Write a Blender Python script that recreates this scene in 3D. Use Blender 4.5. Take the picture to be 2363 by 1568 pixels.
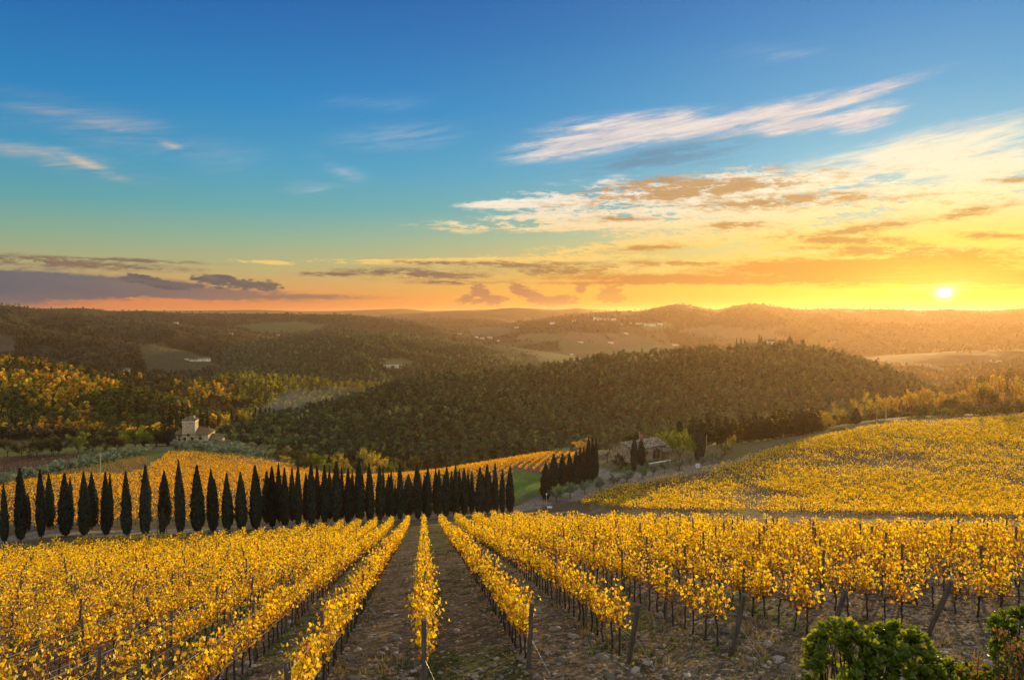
import bpy, math, random
import numpy as np
from mathutils import Vector, Matrix

for _o in list(bpy.data.objects):
    bpy.data.objects.remove(_o)
SC = bpy.context.scene
COL = SC.collection
R = math.radians
rng = np.random.default_rng(7)

# ------------------------------------------------------------------ camera
F = 800.0                      # focal length in pixels of a 1024 wide frame
CX, CY, HORIZON = 512.0, 339.5, 312.0
PITCH = math.atan((CY - HORIZON) / F)
cam_d = bpy.data.cameras.new('camera')
cam_d.sensor_width = 36.0
cam_d.lens = 36.0 * F / 1024.0
cam_d.clip_start = 0.1
cam_d.clip_end = 40000.0
cam = bpy.data.objects.new('camera', cam_d)
cam.location = (0, 0, 0)
cam.rotation_euler = (R(90) - PITCH, 0, 0)
COL.objects.link(cam)
SC.camera = cam
SC.render.engine = 'CYCLES'
SC.render.resolution_x, SC.render.resolution_y = 1024, 679
SC.view_settings.view_transform = 'Standard'
SC.view_settings.look = 'None'
SC.view_settings.exposure = 0.52
SC.view_settings.gamma = 1.0
cy = SC.cycles
cy.use_denoising = True
cy.max_bounces = 6
cy.diffuse_bounces = 3
cy.transmission_bounces = 4
cy.glossy_bounces = 2
cy.volume_bounces = 0
cy.sample_clamp_indirect = 4.0

# ------------------------------------------------------------------ sun
SUN_AZ, SUN_EL = 28.3, 4.6       # degrees right of the view axis / above the horizon
sun_d = bpy.data.lights.new('sun', 'SUN')
sun_d.energy = 5.0
sun_d.angle = R(0.7)
sun_d.color = (1.0, 0.67, 0.27)
sun = bpy.data.objects.new('sun', sun_d)
_sd = Vector((math.sin(R(SUN_AZ)) * math.cos(R(SUN_EL)), math.cos(R(SUN_AZ)) * math.cos(R(SUN_EL)), math.sin(R(SUN_EL))))
sun.rotation_euler = _sd.to_track_quat('Z', 'Y').to_euler()
sun.location = _sd * 200
COL.objects.link(sun)

# ------------------------------------------------------------------ sky (world)
W = bpy.data.worlds.new('World')
SC.world = W
W.use_nodes = True
NT = W.node_tree
NT.nodes.clear()


class S:
    """a socket with arithmetic"""
    nt = None

    def __init__(s, sock):
        s.k = sock

    @staticmethod
    def m(op, *args, clamp=False):
        n = S.nt.nodes.new('ShaderNodeMath')
        n.operation = op
        n.use_clamp = clamp
        for i, a in enumerate(args):
            if isinstance(a, S):
                S.nt.links.new(a.k, n.inputs[i])
            else:
                n.inputs[i].default_value = float(a)
        return S(n.outputs[0])

    def __add__(s, o): return S.m('ADD', s, o)
    def __radd__(s, o): return S.m('ADD', o, s)
    def __sub__(s, o): return S.m('SUBTRACT', s, o)
    def __rsub__(s, o): return S.m('SUBTRACT', o, s)
    def __mul__(s, o): return S.m('MULTIPLY', s, o)
    def __rmul__(s, o): return S.m('MULTIPLY', o, s)
    def __truediv__(s, o): return S.m('DIVIDE', s, o)
    def max(s, o): return S.m('MAXIMUM', s, o)
    def min(s, o): return S.m('MINIMUM', s, o)
    def exp(s): return S.m('EXPONENT', s)
    def clamp(s): return S.m('ADD', s, 0.0, clamp=True)


def sstep(x, a, b):
    n = S.nt.nodes.new('ShaderNodeMapRange')
    n.interpolation_type = 'SMOOTHSTEP'
    S.nt.links.new(x.k, n.inputs['Value'])
    n.inputs['From Min'].default_value = a
    n.inputs['From Max'].default_value = b
    return S(n.outputs['Result'])


def vec(x, y, z):
    n = S.nt.nodes.new('ShaderNodeCombineXYZ')
    for i, a in enumerate((x, y, z)):
        if isinstance(a, S):
            S.nt.links.new(a.k, n.inputs[i])
        else:
            n.inputs[i].default_value = a
    return S(n.outputs[0])


def noise(v, scale, detail=5, rough=0.55, dist=0.0):
    n = S.nt.nodes.new('ShaderNodeTexNoise')
    n.inputs['Scale'].default_value = scale
    n.inputs['Detail'].default_value = detail
    n.inputs['Roughness'].default_value = rough
    n.inputs['Distortion'].default_value = dist
    S.nt.links.new(v.k, n.inputs['Vector'])
    return S(n.outputs[0])


def mixc(fac, a, b, mode='MIX'):
    n = S.nt.nodes.new('ShaderNodeMix')
    n.data_type = 'RGBA'
    n.blend_type = mode
    for sock, val in ((n.inputs[0], fac), (n.inputs[6], a), (n.inputs[7], b)):
        if isinstance(val, S):
            S.nt.links.new(val.k, sock)
        elif isinstance(val, (int, float)):
            sock.default_value = val
        else:
            sock.default_value = (*val, 1.0)
    return S(n.outputs[2])


def lin(r, g, b):
    f = lambda c: (c / 255 / 12.92) if c / 255 <= 0.04045 else ((c / 255 + 0.055) / 1.055) ** 2.4
    return (f(r), f(g), f(b))


def ramp(x, stops, interp='LINEAR'):
    n = S.nt.nodes.new('ShaderNodeValToRGB')
    cr = n.color_ramp
    cr.interpolation = interp
    while len(cr.elements) < len(stops):
        cr.elements.new(0.5)
    for e, (p, c) in zip(cr.elements, stops):
        e.position = p
        e.color = (*c, 1.0)
    S.nt.links.new(x.k, n.inputs[0])
    return S(n.outputs[0])


S.nt = NT
tc = NT.nodes.new('ShaderNodeTexCoord')
sep = NT.nodes.new('ShaderNodeSeparateXYZ')
NT.links.new(tc.outputs['Generated'], sep.inputs[0])
dx, dy, dz = (S(sep.outputs[i]) for i in range(3))
DEG = 57.29578
az = S.m('ARCTAN2', dx, dy) * DEG            # world azimuth, degrees right of +Y
el = S.m('ARCSINE', S.m('MINIMUM', S.m('MAXIMUM', dz, -1.0), 1.0)) * DEG
elp = el.max(0.0)
# warp so that bands and clouds have ragged edges
# clear sky away from the sun, by elevation (0..30 degrees)
sky = ramp((elp / 30.0).clamp(), [
    (0.0, lin(236, 128, 86)), (0.03, lin(232, 142, 88)), (0.06, lin(214, 164, 104)), (0.10, lin(188, 178, 126)),
    (0.165, lin(148, 180, 150)), (0.24, lin(104, 172, 176)), (0.33, lin(76, 160, 196)),
    (0.47, lin(46, 138, 198)), (0.62, lin(38, 114, 184)), (0.78, lin(32, 92, 166)), (1.0, lin(24, 70, 142))])
# darker and duller to the left, lighter towards the sun
daz = az - 29.0
left = sstep(az, -10.0, -42.0)
sky = mixc(left * 0.35, sky, mixc(1.0, sky, (0.62, 0.66, 0.72), 'MULTIPLY'))
sunside = ramp((elp / 30.0).clamp(), [
    (0.0, lin(255, 212, 44)), (0.05, lin(255, 222, 58)), (0.10, lin(250, 220, 98)), (0.165, lin(230, 220, 150)), (0.24, lin(160, 204, 200)),
    (0.34, lin(122, 194, 220)), (0.47, lin(86, 170, 214)), (0.62, lin(62, 144, 204)), (0.78, lin(48, 116, 184)), (1.0, lin(34, 84, 154))])
wsun = (0.0 - (daz * daz) / (24.0 * 24.0)).exp()
sky = mixc(wsun, sky, sunside)
orange_low = (0.0 - (az - 6.0) * (az - 6.0) / (15.0 * 15.0) - (elp * elp) / (3.2 * 3.2)).exp()
sky = mixc(orange_low * 0.7, sky, lin(252, 178, 78))

# ---- clouds
PX = 2363.0


def deg_of(u, v):
    return math.degrees(math.atan((u - PX / 2) / (F * PX / 1024))), math.degrees(math.atan((720 - v) / math.hypot(F * PX / 1024, u - PX / 2)))


PVEC = vec(az, el, 0.0)


def stroke(u, v, ru, rv, rot=0.0, amp=1.0, p=2):
    a0, e0 = deg_of(u, v)
    k = 0.031 * 2.0
    mp = NT.nodes.new('ShaderNodeMapping')
    mp.vector_type = 'TEXTURE'
    mp.inputs['Location'].default_value = (a0, e0, 0)
    mp.inputs['Rotation'].default_value = (0, 0, R(rot))
    mp.inputs['Scale'].default_value = (ru * k, rv * k, 1)
    NT.links.new(PVEC.k, mp.inputs['Vector'])
    g = NT.nodes.new('ShaderNodeTexGradient')
    g.gradient_type = 'QUADRATIC_SPHERE'
    NT.links.new(mp.outputs[0], g.inputs[0])
    r = S(g.outputs[1])
    return r * amp if amp != 1.0 else r


def union(lst):
    r = lst[0]
    for t in lst[1:]:
        r = r.max(t)
    return r


def cnoise(*args, k=2.6):
    """noise with its contrast raised, centred on 0.5"""
    return (noise(*args) - 0.5) * k + 0.5


n_streak = cnoise(vec(az * 0.11, el * 0.85, 3.1), 1.0, 8, 0.64, 0.35)
n_fine = cnoise(vec(az * 0.5, el * 2.4, 9.7), 1.0, 7, 0.66, 0.2)
n_puff = cnoise(vec(az * 0.7, el * 1.1, 5.3), 1.0, 7, 0.62, 0.1)
n_tilt = cnoise(vec((az * 0.10 + el * 0.05), (el * 0.62 - az * 0.11), 1.7), 1.0, 8, 0.60, 0.45)
n_f2 = cnoise(vec(az * 1.25, el * 4.6, 4.4), 1.0, 7, 0.68, 0.25)
n_fib = cnoise(vec((az * 0.99 + el * 0.14) * 0.22, (el * 0.99 - az * 0.14) * 2.1, 6.2), 1.0, 8, 0.66, 0.3)
near = (0.0 - (daz * daz) / (15.0 * 15.0) - (elp * elp) / (13.0 * 13.0)).exp()   # closeness to the sun



def den(env, n, k, t0, t1, n2=None, k2=0.0):
    """cloud cover: an envelope torn by noise, empty where the envelope is empty"""
    f = n * k + (1.0 - 0.5 * k)
    if n2 is not None:
        f = f + (n2 - 0.5) * k2
    return sstep(env * f, t0, t1)


# thin high cirrus
cir = union([stroke(1350, 332, 165, 30, 8), stroke(1480, 300, 190, 34, 2), stroke(1680, 285, 200, 22, 8),
             stroke(1880, 252, 210, 15, 12), stroke(1850, 290, 110, 18, 3), stroke(1990, 275, 70, 22, 8)])
cd = den(cir, n_fib, 1.3, 0.05, 0.60, n_f2, 0.35)
wisp = union([stroke(205, 380, 85, 16, -18, 0.9), stroke(130, 365, 190, 30, -8, 0.5), stroke(400, 338, 60, 16, -20, 0.55), stroke(930, 318, 170, 34, 6, 0.5),
              stroke(745, 440, 110, 20, -2, 0.65), stroke(790, 395, 90, 26, -22, 0.42), stroke(860, 240, 160, 30, 2, 0.3), stroke(250, 300, 420, 60, -8, 0.32),
              stroke(2220, 300, 130, 22, 8, 0.6), stroke(1790, 130, 200, 30, -5, 0.3), stroke(1420, 407, 30, 7, 0, 0.9), stroke(1270, 425, 30, 5, 0, 0.9), stroke(1120, 474, 45, 4, 0, 0.9)])
wd = den(wisp, n_tilt, 1.6, 0.06, 1.0, n_fib, 0.9) * 0.8
under = union([stroke(1580, 348, 200, 26, 6), stroke(1500, 374, 260, 30, 4, 0.8)])
ud = den(under, n_fib, 1.4, 0.10, 0.9, n_f2, 0.5)
veil = union([stroke(2080, 385, 290, 54, 7), stroke(2300, 385, 200, 38, 3), stroke(1900, 402, 200, 26, 8, .8), stroke(2260, 500, 300, 50, 5, .9), stroke(2150, 560, 300, 34, 3, .8)])
vd = den(veil, n_tilt, 1.5, 0.05, 0.70, n_fib, 1.2) * 0.85
bank = union([stroke(1640, 452, 430, 46, 2), stroke(1420, 505, 380, 22, 2), stroke(1300, 468, 220, 12, 1), stroke(1850, 500, 420, 60, 2),
              stroke(2050, 545, 420, 60, 0), stroke(1500, 570, 330, 20, 3), stroke(1290, 598, 330, 10, 1), stroke(950, 604, 240, 8, 0), stroke(1700, 610, 420, 16, 0),
              stroke(2260, 610, 220, 14, -3, 0.9), stroke(620, 605, 90, 5, -2, .7)])
bd = den(bank, n_streak, 2.2, 0.16, 0.46, n_f2, 1.5)
white = mixc(near * 0.8, lin(255, 247, 232), lin(255, 244, 176))
white = mixc(sstep(elp, 9.0, 4.0), white, mixc(near, lin(250, 208, 124), lin(255, 220, 92)))
white = mixc(sstep(n_f2 * 0.5 + n_fine * 0.5, 0.50, 0.95) * sstep(elp, 12.0, 8.0) * 0.6, white, lin(220, 172, 104))
sky = mixc(ud * 0.62, sky, lin(92, 128, 158))
sky = mixc(cd * 0.92, sky, mixc(sstep(n_fib, 0.35, 0.95), lin(214, 206, 208), lin(246, 232, 220)))
sky = mixc(wd, sky, mixc(sstep(az, -15.0, -25.0), lin(196, 206, 214), lin(240, 206, 172)))
sky = mixc(vd, sky, white)
sky = mixc(bd * 0.95, sky, white)
# shaded undersides and brown streak banks
shade = union([stroke(1620, 438, 300, 30, 4), stroke(1480, 425, 160, 14, 6, .9), stroke(1760, 470, 200, 16, 0), stroke(1850, 455, 260, 18, -2, .7), stroke(2340, 412, 60, 10, 0), stroke(1950, 555, 170, 14, -4), stroke(2080, 580, 230, 14, -3),
               stroke(2230, 490, 80, 16, 12, .8), stroke(1980, 530, 160, 14, 8, .8), stroke(2300, 545, 90, 10, -4, .8), stroke(1700, 520, 80, 10, 0), stroke(1500, 572, 90, 9, 2), stroke(1430, 505, 120, 8, 0, .7), stroke(1560, 608, 130, 9, 0), stroke(1230, 612, 260, 11, -1),
               stroke(1290, 625, 150, 12, 0), stroke(960, 632, 190, 15, -2), stroke(990, 606, 110, 6, 0, .9), stroke(1050, 650, 130, 6, 0), stroke(120, 604, 260, 12, -2), stroke(290, 600, 160, 5, -1), stroke(760, 632, 90, 6, 0)])
shd = den(shade, n_fine, 1.8, 0.04, 0.85, n_f2, 1.5)
brown = mixc(sstep(az, -8.0, 14.0), lin(132, 104, 92), lin(196, 142, 74))
brown = mixc(sstep(elp, 4.5, 7.5) * sstep(az, 4.0, 12.0), brown, lin(194, 150, 92))
sky = mixc(shd * 0.90, sky, mixc(sstep(n_f2, 0.2, 0.9), mixc(1.0, brown, (0.80, 0.78, 0.78), 'MULTIPLY'), brown))
orange = union([stroke(2000, 615, 300, 30, 1), stroke(2060, 640, 380, 22, -2, 1.0), stroke(1700, 645, 420, 12, -1), stroke(1480, 652, 240, 7, 0), stroke(2330, 650, 120, 16, 0, .8)])
od = den(orange, n_streak, 1.5, 0.10, 0.52, n_f2, 0.9)
sky = mixc(od * 0.92, sky, mixc(sstep(az, 6.0, 24.0), lin(198, 128, 70), lin(214, 138, 52)))
# grey bank low on the left and the small cumulus
grey = union([stroke(60, 650, 330, 22, -2), stroke(330, 668, 330, 20, -3), stroke(200, 675, 330, 16, 0), stroke(620, 684, 260, 8, 0, .7), stroke(-150, 660, 300, 40, 0)])
gd = den(grey, n_streak, 1.0, 0.10, 0.42, n_f2, 0.7)
sky = mixc(gd * 0.94, sky, mixc(sstep(n_streak, 0.1, 1.0) * 0.35, mixc(sstep(az, -32.0, -12.0), lin(80, 94, 112), lin(150, 112, 98)), lin(132, 118, 116)))
cum = union([stroke(520, 648, 70, 14, -6), stroke(580, 655, 70, 15, -4), stroke(360, 650, 62, 11, -12), stroke(310, 643, 30, 9, 0, .8), stroke(440, 658, 80, 5, -4, .9)])
cud = den(cum, n_puff, 1.4, 0.20, 0.40, n_f2, 1.0)
sky = mixc(cud * 0.92, sky, mixc(n_fine, lin(66, 74, 88), lin(112, 104, 104)))
pf = union([stroke(1105, 672, 26, 18, -30), stroke(1110, 693, 62, 14, 0), stroke(1205, 668, 36, 15, -25), stroke(1235, 684, 52, 16, -18), stroke(1295, 690, 44, 12, 0, .9), stroke(1405, 672, 40, 15, 20), stroke(1418, 690, 28, 16, 0), stroke(1342, 666, 16, 12, 0)])
pfd = den(pf, n_puff, 1.5, 0.18, 0.42, n_f2, 1.0)
sky = mixc(pfd * 0.9, sky, mixc(sstep(az, 0.0, 9.0), lin(178, 122, 92), lin(206, 144, 78)))
# bright streaks below the sun, the glow and the disc
SAZ, SEL = 28.36, 1.24
sx = (az - SAZ)
sy = (el - SEL)
glow = (0.0 - (sx * sx) / (5.0 * 5.0) - (sy * sy) / (2.0 * 2.0)).exp()
sky = mixc(glow * 0.6, sky, lin(255, 232, 84))
tight = (0.0 - (sx * sx) / (0.52 * 0.52) - (sy * sy) / (0.36 * 0.36)).exp()
streaks = sstep(noise(vec(az * 0.16, el * 3.2, 2.0), 1.0, 4, 0.55), 0.55, 0.72) * (0.0 - (sx * sx) / 40.0 - (sy * sy) / 1.8).exp()
sky = mixc(streaks * 0.8, sky, (1.0, 0.93, 0.55))
sky = mixc(tight, sky, (1.9, 1.7, 1.0))
disc = sstep((sx * sx) / (0.34 * 0.34) + (sy * sy) / (0.27 * 0.27), 1.3, 0.7)
sky = mixc(disc, sky, (5.0, 4.6, 3.4))
# below the horizon: dull earth
sky = mixc(sstep(el, -0.3, -2.5), sky, (0.05, 0.045, 0.03))
# the sky behind the camera and overhead: brightness added as fill light, outside the frame
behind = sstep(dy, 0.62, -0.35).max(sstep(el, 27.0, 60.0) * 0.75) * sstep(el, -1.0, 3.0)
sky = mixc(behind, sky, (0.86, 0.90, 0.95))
# physical sky, mostly for the light it adds overhead and behind
nish = NT.nodes.new('ShaderNodeTexSky')
nish.sky_type = 'NISHITA'
nish.sun_disc = False
nish.sun_elevation = R(SUN_EL)
nish.sun_rotation = R(SUN_AZ)
nish.air_density = 1.0
nish.dust_density = 1.0
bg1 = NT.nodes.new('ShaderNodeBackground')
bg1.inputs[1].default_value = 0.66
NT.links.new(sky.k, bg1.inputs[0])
bg2 = NT.nodes.new('ShaderNodeBackground')
bg2.inputs[1].default_value = 0.003
NT.links.new(nish.outputs[0], bg2.inputs[0])
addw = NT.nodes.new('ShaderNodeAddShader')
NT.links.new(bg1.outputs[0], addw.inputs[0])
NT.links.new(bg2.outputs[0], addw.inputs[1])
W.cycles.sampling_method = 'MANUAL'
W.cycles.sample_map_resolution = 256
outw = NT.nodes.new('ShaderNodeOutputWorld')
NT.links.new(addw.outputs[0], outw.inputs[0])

# ================================================================== helpers
CP, SP = math.cos(PITCH), math.sin(PITCH)
G = 1024.0 / 2363.0                        # photo-note pixels -> 1024 frame


def pix(u, v, d):
    """world point on the sight line of pixel (u, v) at world distance Y = d"""
    u = np.asarray(u, float); v = np.asarray(v, float); d = np.asarray(d, float)
    x = (u - CX) / F
    y = (CY - v) / F
    wy = CP + SP * y
    return np.stack(np.broadcast_arrays(x / wy * d, d, (CP * y - SP) / wy * d), -1)


def project(X, Y, Z):
    q = CP * Y - SP * Z
    q = np.where(q < 0.05, 0.05, q)
    return CX + F * X / q, CY - F * (SP * Y + CP * Z) / q


def _hash(ix, iy, seed):
    n = (ix.astype(np.int64) * 374761393 + iy.astype(np.int64) * 668265263 + seed * 2147483647) & 0xffffffff
    n = ((n ^ (n >> 13)) * 1274126177) & 0xffffffff
    return ((n ^ (n >> 16)) & 0xffff) / 65535.0


def vnoise(x, y, seed=0):
    x = np.asarray(x, float); y = np.asarray(y, float)
    ix = np.floor(x); iy = np.floor(y)
    fx = x - ix; fy = y - iy
    fx = fx * fx * (3 - 2 * fx); fy = fy * fy * (3 - 2 * fy)
    a = _hash(ix, iy, seed); b = _hash(ix + 1, iy, seed); c = _hash(ix, iy + 1, seed); e = _hash(ix + 1, iy + 1, seed)
    return (a + (b - a) * fx) * (1 - fy) + (c + (e - c) * fx) * fy


def fbm(x, y, seed=0, octv=4):
    r = 0; amp = 0.5; t = 0
    for i in range(octv):
        r = r + amp * vnoise(x * 2 ** i + 17.3 * i, y * 2 ** i - 9.1 * i, seed + i); t += amp; amp *= 0.5
    return r / t


def ss(x, a, b):
    t = np.clip((np.asarray(x, float) - a) / (b - a), 0, 1)
    return t * t * (3 - 2 * t)


# ---- row geometry of the front vineyard
ROW_A, ROW_S = -0.111, 2.6                 # rows: X = ROW_A * Y + c, c = k * ROW_S
NEAR_H, NEAR_M = 4.69, 0.2306


def lat(c):
    """sideways fall of the front slope"""
    c = np.asarray(c, float)
    r = np.where(c > 0, 2.05 * np.tanh(0.089 * c / 2.05),
                 np.where(c > -12, 0.089 * c, -1.068 - (-(c) - 12) * 0.05))
    return r


def plane(X, Y):
    c = X - ROW_A * Y
    return -NEAR_H - NEAR_M * Y + lat(c)


# ---- control points for the near ground: (u, v, distance) in the 1024 frame
_cp = []
for _c in (-34, -22, -12, -5, 0, 5, 10, 16, 24, 32):
    for _Y in (18, 26, 38, 54):
        _X = ROW_A * _Y + _c
        _z = float(plane(_X, _Y))
        _a = _X / _Y
        if abs(_a) < 0.95 and not (_c > 20 and _Y > 50):
            _cp.append((_a, _Y, _z))
_pts = [
    # far edge of the front field, then the road with the cypresses
    (0, 557, 96), (130, 543, 112), (262, 538, 117), (340, 529, 128), (423, 524, 138), (500, 522, 122), (600, 527.5, 92), (760, 535, 68), (880, 542, 60), (1024, 546, 54), (1150, 552, 48),
    (640, 519, 110), (800, 523, 85), (950, 528, 70),
    (-150, 552, 96), (0, 541, 111), (130, 533.5, 121), (250, 528, 131), (330, 522.5, 142), (408, 518.5, 153), (510, 510.5, 169), (470, 513.5, 162),
    (-100, 538, 118), (0, 535, 117),
    # gap behind the front field on the right
    (560, 511, 172), (640, 514, 160), (760, 515, 155), (880, 515.5, 152), (1024, 517, 148), (1150, 518, 145),
    # right vineyard
    (600, 497, 192), (700, 480, 212), (700, 500, 180), (800, 452, 250), (860, 427, 300), (900, 480, 200), (900, 445, 255), (1024, 470, 208), (1024, 440, 258), (940, 421, 315), (1024, 417, 318), (1150, 408, 315), (1150, 460, 215),
    # house and drive
    (520, 503, 182), (560, 486, 203), (600, 473, 214), (640, 461, 228), (690, 455, 240), (530, 487, 196),
    # vineyard behind the road
    (17, 526, 121), (130, 519, 134), (130, 486, 184), (173, 457, 310), (260, 461, 300), (260, 494, 190), (300, 474, 290), (340, 478, 260), (390, 480, 240), (390, 499, 190), (498, 463, 268), (550, 455, 278), (498, 490, 196), (440, 473, 255),
    # olive strip, brown field, tower house knoll
    (43, 468, 258), (0, 473, 248), (100, 460, 290), (35, 456, 330), (-80, 468, 300), (43, 443, 400), (120, 447, 390), (150, 446, 385), (190, 443.5, 425), (250, 446, 415), (270, 458, 330),
    # falls away behind the crest
    (300, 474, 370), (400, 480, 390), (500, 474, 400), (560, 472, 400), (620, 466, 400), (690, 452, 380), (330, 466, 450), (260, 456, 460), (190, 446, 470), (100, 440, 470), (0, 438, 470), (-120, 440, 470),
    (758, 444, 268), (830, 429, 305), (800, 432, 360), (870, 420, 380),
    (900, 418, 430), (1024, 414, 440), (1150, 408, 440), (400, 462, 480), (500, 461, 480), (600, 456, 480), (700, 447, 470), (800, 437, 470),
]
for _u, _v, _d in _pts:
    _p = pix(_u, _v, _d)
    _cp.append((_p[0] / _p[1], _d, _p[2]))
_cp = np.array(_cp)


class TPS:
    def __init__(s, P, y, lam=1e-4):
        s.P = P
        n = len(P)
        K = s.k(P, P) + lam * np.eye(n)
        B = np.hstack([np.ones((n, 1)), P])
        A = np.block([[K, B], [B.T, np.zeros((3, 3))]])
        s.w = np.linalg.solve(A, np.concatenate([y, np.zeros(3)]))

    @staticmethod
    def k(A, B):
        r2 = ((A[:, None, :] - B[None, :, :]) ** 2).sum(-1)
        return 0.5 * r2 * np.log(r2 + 1e-12)

    def __call__(s, Q):
        out = np.empty(len(Q))
        for i in range(0, len(Q), 20000):
            q = Q[i:i + 20000]
            out[i:i + 20000] = s.k(q, s.P) @ s.w[:len(s.P)] + s.w[len(s.P)] + q @ s.w[len(s.P) + 1:]
        return out


_tps = TPS(np.stack([_cp[:, 0] * 1.6, np.log(_cp[:, 1])], 1), _cp[:, 2] / _cp[:, 1])

# ---- hills beyond: (crest pixel u, v in 2363 notes, crest distance, foot distance), back width
HILLS = {
    'far_range': ([(-300, 716, 9500, 7500), (440, 716, 9500, 7500), (590, 714, 9500, 7500), (700, 717.5, 9500, 7500), (800, 716, 9500, 7500), (880, 713, 9500, 7500), (935, 711, 9500, 7500), (985, 717, 9500, 7500), (1110, 713, 9500, 7500), (1370, 712, 9500, 7500), (1450, 717, 9500, 7500), (2800, 717, 9500, 7500)], 3000),
    'pink_hills': ([(780, 745, 6200, 4600), (900, 724, 6200, 4600), (960, 721, 6200, 4600), (1060, 716, 6200, 4600), (1110, 717, 6200, 4600), (1150, 711, 6200, 4600), (1190, 708.5, 6200, 4600), (1240, 711, 6200, 4600), (1285, 715, 6200, 4600), (1335, 709, 6200, 4600), (1380, 718, 6200, 4600), (1500, 735, 6200, 4600), (1600, 760, 6200, 4600)], 1500),
    'mid_ridge': ([(820, 745, 4300, 3300), (930, 738, 4300, 3300), (1000, 731, 4300, 3300), (1080, 734, 4300, 3300), (1140, 731, 4300, 3300), (1200, 742, 4300, 3300), (1300, 760, 4300, 3300)], 700),
    'sun_ridge': ([(960, 775, 3200, 2300), (1060, 757, 3300, 2200), (1150, 747, 3400, 2100), (1250, 734, 3500, 1900), (1330, 722, 3600, 1800), (1400, 717.5, 3700, 1700), (1480, 716, 3700, 1650), (1520, 708, 3700, 1600), (1562, 699, 3700, 1600), (1600, 704, 3700, 1600), (1640, 713, 3700, 1600), (1665, 712, 3700, 1600), (1700, 703, 3700, 1600), (1745, 699, 3700, 1600), (1790, 706, 3700, 1600), (1850, 713, 3700, 1600), (1910, 710, 3700, 1600), (1990, 711, 3700, 1600), (2080, 712, 3700, 1600), (2130, 715, 3700, 1600), (2190, 711.5, 3700, 1600), (2280, 716, 3700, 1600), (2363, 710, 3700, 1600), (2700, 706, 3700, 1600)], 900),
    'brown_ridge': ([(-300, 716, 3000, 2200), (130, 709, 3000, 2200), (200, 709, 3000, 2200), (250, 716.5, 3000, 2200), (330, 716, 3000, 2200), (450, 720, 3000, 2200), (560, 721, 3000, 2200), (700, 723, 3000, 2200), (800, 724, 2900, 2200), (870, 730, 2900, 2200), (930, 735, 2900, 2200), (1000, 747, 2800, 2200), (1060, 760, 2700, 2200), (1150, 785, 2600, 2200)], 500),
    'left_ridge': ([(-300, 690, 2000, 1350), (0, 697, 2000, 1350), (60, 701, 2000, 1350), (100, 711, 2000, 1350), (140, 716, 2000, 1350), (270, 727, 2000, 1350), (380, 736, 2000, 1350), (500, 749, 2000, 1350), (560, 757, 2000, 1350), (640, 772, 2000, 1350), (720, 790, 1950, 1350), (800, 812, 1900, 1400)], 350),
    'left_spur': ([(-300, 725, 1550, 1150), (0, 735, 1500, 1100), (100, 748, 1500, 1100), (200, 764, 1450, 1080), (330, 786, 1400, 1050), (420, 800, 1350, 1050), (520, 825, 1300, 1050), (620, 856, 1250, 1050)], 250),
    'mid_hill': ([(470, 830, 1400, 950), (520, 800, 1450, 950), (600, 779, 1500, 950), (700, 761, 1550, 950), (760, 754, 1600, 950), (830, 754, 1600, 950), (900, 759, 1600, 950), (960, 768, 1600, 950), (1030, 774, 1600, 1000), (1100, 781, 1600, 1000), (1200, 795, 1600, 1100), (1300, 812, 1550, 1100), (1400, 835, 1500, 1100)], 400),
    'gold_wood': ([(-300, 795, 830, 520), (0, 814, 800, 500), (60, 819, 800, 500), (130, 829, 800, 500), (200, 844, 800, 500), (300, 855, 820, 520), (420, 863, 850, 540), (520, 870, 880, 600), (600, 890, 900, 680)], 130),
    'gold_shoulder': ([(-300, 835, 640, 480), (0, 848, 630, 475), (150, 852, 620, 475), (250, 872, 610, 475), (350, 897, 590, 475), (430, 925, 570, 475), (500, 960, 550, 480)], 90),
    'yellow_wood': ([(400, 880, 930, 700), (460, 872, 950, 680), (520, 858, 960, 660), (600, 855, 960, 650), (680, 867, 950, 640), (760, 875, 940, 640), (840, 881, 920, 650), (900, 890, 900, 680), (980, 905, 880, 700)], 150),
    'big_hill': ([(560, 985, 500, 430), (620, 972, 520, 430), (670, 955, 560, 430), (720, 936, 600, 430), (800, 914, 650, 430), (902, 873, 720, 430), (991, 858, 760, 425), (1129, 846, 820, 420), (1220, 836, 850, 415), (1330, 826, 870, 410), (1389, 813, 890, 410), (1513, 805, 900, 405), (1595, 799, 900, 400), (1678, 797, 890, 400), (1750, 794, 880, 410), (1841, 790, 860, 420), (1882, 798, 840, 430), (1952, 814, 800, 440), (2020, 834, 760, 450), (2090, 856, 720, 460), (2145, 880, 680, 460), (2172, 902, 650, 460), (2240, 940, 600, 480)], 160),
    'castle_knoll': ([(1640, 812, 960, 880), (1690, 797, 980, 880), (1730, 788, 990, 880), (1780, 784, 990, 880), (1841, 785, 990, 880), (1880, 797, 970, 880), (1930, 815, 950, 880)], 120),
    'right_wood': ([(2150, 900, 700, 500), (2230, 878, 760, 500), (2300, 862, 800, 500), (2363, 850, 820, 500), (2700, 830, 820, 500)], 250),
    'valley_rise': ([(1900, 835, 1500, 1150), (2050, 818, 1500, 1150), (2200, 806, 1500, 1150), (2363, 800, 1500, 1150), (2700, 795, 1500, 1150)], 600),
}


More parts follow.
